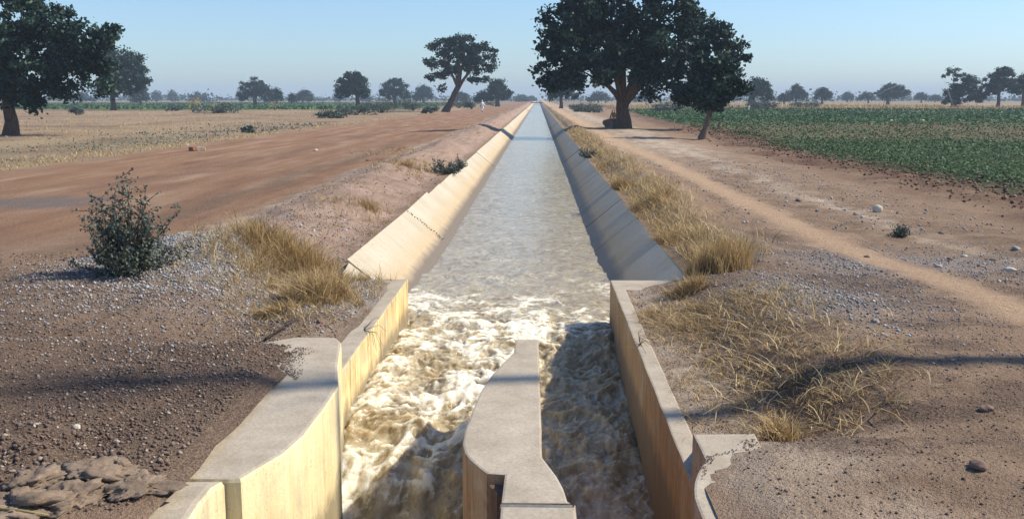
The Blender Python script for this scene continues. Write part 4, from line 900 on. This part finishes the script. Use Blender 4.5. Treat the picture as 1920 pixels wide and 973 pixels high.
boulder('small_rock', 'dark clod lying upslope from the round white stone', 'rock', 1498, 377, .055, 'brown_rock', 3, .6)
for i, (px, py, s, m, lab) in enumerate([(1765, 438, .05, 'brown_rock', 'brown rock on the track nearest the tiny weed'), (1782, 487, .05, 'brown_rock', 'dark rock in a loose row below the track, first from the path'), (1808, 482, .045, 'pale_rock', 'pale flat chip between two dark rocks on the track'), (1862, 490, .05, 'brown_rock', 'dark angular rock at the far end of the loose row'),
        (1893, 508, .07, 'pale_rock', 'pale rock tilted on the track near the picture border'), (1760, 500, .04, 'pale_rock', 'small pale stone just below the loose row of rocks'), (1905, 468, .07, 'grey_rock', 'grey upright rock highest by the picture border'), (1625, 483, .045, 'brown_rock', 'dark stone among grey grit beside the footpath'),
        (1640, 605, .05, 'grey_rock', 'flat grey stone sliver on the near dark soil'), (1835, 882, .055, 'brown_rock', 'dark brown rock on the near bare soil'), (1850, 770, .05, 'brown_rock', 'brown rock on pale soil near the straw'), (1345, 445, .05, 'grey_rock', 'pale grey stone half in the tall golden grass')]):
    boulder('small_rock', lab, 'rock', px, py, s * .72, m, 20 + i, .55, 'rocks scattered on the track')
boulder('small_rock', 'pale pebble-like stone standing out on the near dark gravel', 'rock', 143, 803, .018, 'pale_rock', 40, .8, None, .25)
boulder('small_rock', 'dark broken rock on the sandy bank near the creeping plant', 'rock', 690, 302, .08, 'brown_rock', 41, .5)
boulder('small_rock', 'pale stone lying on the road verge', 'rock', 592, 283, .09, 'pale_rock', 42, .6)
boulder('small_rock', 'small dark stone on the sandy patch by the flume wall', 'rock', 601, 605, .03, 'brown_rock', 43, .7)
for i, (px, py, s, sq, lab) in enumerate([(175, 895, .13, .32, 'largest crumbled mud clod at the near edge of the gravel'), (260, 915, .12, .28, 'mud clod next to the largest one, nearer the wall'), (60, 905, .13, .3, 'mud clod furthest from the wall'), (130, 935, .15, .26, 'low mud clod in front of the largest one'), (30, 950, .14, .3, 'mud clod at the near corner of the ground'), (225, 885, .07, .5, 'knobbly mud clod on top of the crumbled row')]):
    boulder('mud_clod', lab, 'clod', px, py, s, 'mud', 60 + i, sq, 'crumbled mud clods', .25, .42, .8)
# bricks on the road
for px, py, m, lab, rz in ((377, 283, 'brick', 'pale mud brick lying on the dirt road', .3), (361, 283, 'red_brick', 'dark red brick half lying against the pale one', -.5)):
    x, y, z = gp(px, py); bm = bmesh.new(); bmesh.ops.create_cube(bm, size=1)
    for v in bm.verts: v.co = (v.co.x * (.34 if m == 'brick' else .24), v.co.y * .2, v.co.z * .16)
    bmesh.ops.bevel(bm, geom=list(bm.edges), offset=.018, segments=2, affect='EDGES'); bmesh.ops.subdivide_edges(bm, edges=list(bm.edges), cuts=2)
    for v in bm.verts: v.co += Vector((random.uniform(-1, 1), random.uniform(-1, 1), random.uniform(-1, 1))) * .006
    o = obj_bm('mud_brick', bm, M[m]); o.location = (x, y, z + .07); o.rotation_euler = (0, 0, rz); tag(o, lab, 'brick')
# stick
p0 = Vector(gp(498, 640, .05)); p1 = Vector(gp(560, 606, .05)); p0.z += .02; p1.z += .05
a = Acc(); m_ = p0.lerp(p1, .5) + Vector((.01, 0, .012)); a.tube([p0, m_, p1], [.011, .009, .004], 7, True, .1, 2); a.tube([m_, m_ + Vector((.09, .06, .03))], [.005, .002], 5)
tag(a.build('dark_stick', M['twig'], None, True), 'thin dark stick lying on sand behind the wing wall', 'stick')
p0 = Vector(gp(-14, 964, .28)); p1 = Vector(gp(92, 971, .28)); a = Acc(); a.tube([p0 + Vector((0, 0, .02)), p0.lerp(p1, .5) + Vector((0, 0, .022)), p1 + Vector((0, 0, .012))], [.006, .0055, .004], 6)
tag(a.build('straw_stalk', M['dry_leaf'], None, True), 'straight yellow straw stalk lying in front of the mud clods', 'straw')
# dry twig hanging over the flume wall
a = Acc(); b0 = Vector((LW - .06, 8.05, .0))
for i in range(9):
    e = b0 + Vector((random.uniform(.0, .22), random.uniform(-.3, .3), random.uniform(-.18, .10))); a.tube([b0, b0.lerp(e, .5) + Vector((.03, 0, .05)), e], [.0028, .002, .001], 5)
tag(a.build('dry_twig', M['straw_stem'], None, True), 'dry branching twig hanging over the yellow flume wall', 'twig')
a = Acc(); b0 = Vector((RW + .03, 7.6, .0))
for i in range(12):
    e = b0 + Vector((random.uniform(-.10, .10), random.uniform(-.35, .35), random.uniform(-.10, .12))); a.tube([b0, b0.lerp(e, .5) + Vector((-.02, 0, .04)), e], [.003, .002, .001], 5)
tag(a.build('dry_twig', M['straw_stem'], None, True), 'tangled dry twig clinging to the shaded brown flume wall', 'twig')
# weeds along the lining joint
r = np.random.default_rng(97); Cw = []
for t in np.linspace(.02, .5, 16):
    for _ in range(9): Cw.append((XL + .02 + (CX - BW * .92 - XL) * t + r.normal(0, .012), yB + r.normal(0, .012), .045 * (1 - t) - .95 * t + .012 * math.sin(t * math.pi) + abs(r.normal(.008, .008))))
V, F = leaf_quads(np.array(Cw), .024, .3, .6, r); tag(mesh_np('joint_weeds', V, F, M['shrub_leaf'], tone=np.repeat(r.random(len(Cw)) * .4, 4)), 'row of tiny dark weeds in the open joint of the sunlit lining', 'weeds')
# marks in the field
for px, py, lab in ((1671, 230, 'pale yellow dot lying in the field, the one nearer the huge tree'), (1729, 230, 'pale yellow dot lying in the field, the one nearer the border')):
    boulder('field_stone', lab, 'stone', px, py, .16, 'pale_yellow', px, .8, sink=.1, rough=.15)
a = Acc(); x = PD(1399, 150); z = gz(x, 150); a.tube([(x, 150, z - .1), (x, 150, z + .8)], [.09, .08], 8); tag(a.build('white_post', M['white_cloth'], None), 'short white post at the edge of the green field', 'post')
# sticks and root mound at the huge tree
x, y = PD(1148, 66), 66.0; z = gz(x, y); a = Acc()
for i in range(9): an = i * .7; a.tube([(x + math.cos(an) * .45, y + math.sin(an) * .45, z - .05), (x + math.cos(an) * .05, y, z + random.uniform(.7, 1.1))], [.05, .03], 6)
tag(a.build('stick_pile', M['bark'], None), 'cone of stacked sticks leaning together behind the huge trunk', 'stick pile')
boulder('root_mound', 'brown earth mound heaped against the foot of the huge trunk', 'mound', 1157, 240, .75, 'brown_rock', 71, .62, sink=.3, rough=.55)

# ------------------------------------------------------------------ person in white walking on the road
def person():
    x, y, z = gp(904, 209.5); root = empty('person', (x, y, z), R(200)); tag(root, 'person in white robe and head cloth walking along the dirt road', 'person')
    J = {'pel': (0, 0, .95, .13), 'waist': (0, 0, 1.08, .12), 'chest': (0, .01, 1.30, .14), 'neck': (0, .01, 1.47, .05), 'chin': (0, .03, 1.54, .065), 'head': (0, .03, 1.62, .085), 'crown': (0, .01, 1.70, .06), 'nose': (0, .125, 1.61, .014)}
    E = [('pel', 'waist'), ('waist', 'chest'), ('chest', 'neck'), ('neck', 'chin'), ('chin', 'head'), ('head', 'crown'), ('head', 'nose')]
    for s, sg in (('l', -1), ('r', 1)):
        st = .20 * sg
        J.update({s + 'hip': (.09 * sg, 0, .90, .09), s + 'knee': (.10 * sg, st * .6 + .03, .50, .06), s + 'ank': (.10 * sg, st * 1.1 - .02, .09, .04), s + 'toe': (.11 * sg, st * 1.1 + .16, .04, .03),
                  s + 'sho': (.19 * sg, .0, 1.42, .055), s + 'elb': (.25 * sg, -st * .5, 1.14, .042), s + 'wri': (.26 * sg, -st * .9 + .08, .90, .03), s + 'pal': (.26 * sg, -st * .9 + .10, .83, .032)})
        E += [('pel', s + 'hip'), (s + 'hip', s + 'knee'), (s + 'knee', s + 'ank'), (s + 'ank', s + 'toe'), ('chest', s + 'sho'), (s + 'sho', s + 'elb'), (s + 'elb', s + 'wri'), (s + 'wri', s + 'pal')]
        px_, py_, pz_, _ = J[s + 'pal']
        for f, (dy, ln) in enumerate(((.03, .075), (.01, .085), (-.01, .08), (-.03, .065))):
            J[s + 'f%d' % f] = (px_, py_ + dy, pz_ - .03, .009); J[s + 'g%d' % f] = (px_ - .015 * sg, py_ + dy * 1.1, pz_ - .03 - ln * .6, .008); J[s + 'h%d' % f] = (px_ - .03 * sg, py_ + dy * 1.1, pz_ - .03 - ln, .007)
            E += [(s + 'pal', s + 'f%d' % f), (s + 'f%d' % f, s + 'g%d' % f), (s + 'g%d' % f, s + 'h%d' % f)]
        J[s + 't0'] = (px_ - .02 * sg, py_ + .045, pz_ + .01, .010); J[s + 't1'] = (px_ - .03 * sg, py_ + .06, pz_ - .04, .008); E += [(s + 'pal', s + 't0'), (s + 't0', s + 't1')]
    ks = list(J); me = bpy.data.meshes.new('body'); me.from_pydata([J[k][:3] for k in ks], [(ks.index(a), ks.index(b)) for a, b in E], []); me.materials.append(M['skin'])
    o = bpy.data.objects.new('body', me); col.objects.link(o); o.parent = root
    sk = o.modifiers.new('skin', 'SKIN'); me.skin_vertices.new() if not me.skin_vertices else None
    for i, k in enumerate(ks): me.skin_vertices[0].data[i].radius = (J[k][3],) * 2; me.skin_vertices[0].data[i].use_root = (i == 0)
    o.modifiers.new('sub', 'SUBSURF').levels = 1
    def loft(name, rings, mat, n=16):
        V = []; F = []
        for (cx, cy, cz, rx, ry) in rings:
            for j in range(n): an = 2 * math.pi * j / n; fo = 1 + .05 * math.sin(an * 5 + cz * 7); V.append((cx + math.cos(an) * rx * fo, cy + math.sin(an) * ry * fo, cz))
        for i in range(len(rings) - 1):
            for j in range(n): a_ = i * n + j; b_ = i * n + (j + 1) % n; F.append((a_, b_, b_ + n, a_ + n))
        F.append(tuple(range((len(rings) - 1) * n, len(rings) * n)))
        m_ = bpy.data.meshes.new(name); m_.from_pydata(V, [], F); m_.update(); [setattr(p_, 'use_smooth', True) for p_ in m_.polygons]; m_.materials.append(mat)
        q = bpy.data.objects.new(name, m_); col.objects.link(q); q.parent = root; return q
    loft('robe', [(0, 0, .52, .27, .25), (0, 0, .75, .24, .21), (0, 0, 1.0, .20, .17), (0, .01, 1.25, .22, .17), (0, .01, 1.40, .21, .13), (0, .01, 1.48, .08, .08)], M['white_cloth'])
    for sg in (-1, 1):
        st = .2 * sg; a_ = Acc(); a_.tube([(.16 * sg, 0, 1.42), (.25 * sg, -st * .5, 1.14), (.262 * sg, -st * .85 + .06, .95)], [.09, .08, .085], 12, False); a_.build('sleeve', M['white_cloth'], root, True)
        a_ = Acc(); a_.tube([(.09 * sg, 0, .86), (.10 * sg, st * .6 + .03, .50), (.10 * sg, st * 1.05 - .01, .16)], [.12, .10, .085], 12, False); a_.build('trouser_leg', M['white_cloth'], root, True)
        a_ = Acc(); a_.tube([(.105 * sg, st * 1.1 - .07, .03), (.11 * sg, st * 1.1 + .2, .025)], [.035, .03], 8); a_.build('sandal', M['sandal'], root, True)
        bm = bmesh.new(); bmesh.ops.create_uvsphere(bm, u_segments=8, v_segments=6, radius=.012); e = obj_bm('eye', bm, M['eye'], root, True); e.location = (.032 * sg, .108, 1.635)
    loft('head_cloth', [(0, .0, 1.46, .10, .10), (0, -.01, 1.56, .085, .09), (0, .01, 1.65, .115, .115), (0, .01, 1.72, .11, .11), (0, .0, 1.77, .06, .06)], M['white_cloth'])
person()

# ------------------------------------------------------------------ sprinkler jets across the field
bj = NB('spray'); bj.color((.85, .87, .9)); tr = bj.n('ShaderNodeBsdfTransparent'); mx = bj.n('ShaderNodeMixShader'); mx.inputs[0].default_value = .13
bj.L(tr.outputs[0], mx.inputs[1]); bj.L(bj.p.outputs[0], mx.inputs[2]); bj.L(mx.outputs[0], bj.out.inputs[0]); M['spray'] = bj.m
def jet(label, Y, pts):
    hz = 486.5 - FPX * math.tan(PITCH); W = [(PD(px, Y), Y, H + (hz - py) * Y / FPX) for px, py in pts]
    W = [Vector(w) for w in W]; out = []
    for i in range(len(W) - 1):
        for k in range(5): out.append(W[i].lerp(W[i + 1], k / 5))
    out.append(W[-1]); rd = [Y / FPX * (.5 + 1.8 * i / len(out)) for i in range(len(out))]
    a = Acc(); a.tube(out, rd, 8, True, .05, 3); tag(a.build('sprinkler_jet', M['spray'], None, True), label, 'water spray', 'sprinkler jets over the field')
jet('white sprinkler jet arching up in front of the long sloping tree', 240, [(1625, 186), (1650, 170), (1676, 160), (1696, 166), (1706, 180)])
jet('low white sprinkler jet sinking from the long sloping tree', 240, [(1672, 188), (1690, 181), (1704, 173)])
jet('steep white sprinkler jet in front of the bushy many-lobed tree', 190, [(1777, 196), (1770, 180), (1764, 164), (1759, 158)])

# ------------------------------------------------------------------ bare pole-like tree outside the frame whose shadow crosses the scene
root = empty('bare_tree', (11.0, 7.65, .15)); tag(root, 'leafless slender tree standing beside the track outside the picture', 'tree')
a = Acc(); a.tube([(0, 0, -.3), (.05, .0, 3.0), (0, .08, 6.0), (.05, .0, 9.0), (.0, .1, 11.5), (.0, .05, 13.5)], [.16, .14, .11, .095, .075, .03], 9, True, .08, 4)
rr = random.Random(9)
for i in range(26):
    zz = rr.uniform(10.6, 13.3); e = Vector((rr.uniform(-.9, .9), .15 + rr.uniform(-.7, .9), zz + rr.uniform(.2, 1.2))); s_ = Vector((0, .1, zz)); a.tube([s_, s_.lerp(e, .5), e], [.025, .018, .008], 5)
a.build('trunk', M['bark'], root, True)

# ------------------------------------------------------------------ haze
bm = bmesh.new(); bmesh.ops.create_cube(bm, size=1)
for v in bm.verts: v.co = (v.co.x * 5600, 1600 + v.co.y * 3700, 14.5 + v.co.z * 34)
hz_o = obj_bm('haze', bm, None); mh = bpy.data.materials.new('haze_air'); mh.use_nodes = True; t = mh.node_tree; t.nodes.clear()
oo = t.nodes.new('ShaderNodeOutputMaterial'); pv = t.nodes.new('ShaderNodeVolumePrincipled'); pv.inputs['Color'].default_value = (.70, .84, 1.0, 1); pv.inputs['Density'].default_value = .00055; pv.inputs['Anisotropy'].default_value = 0.0
t.links.new(pv.outputs[0], oo.inputs['Volume']); hz_o.data.materials.append(mh); tag(hz_o, kind='stuff')
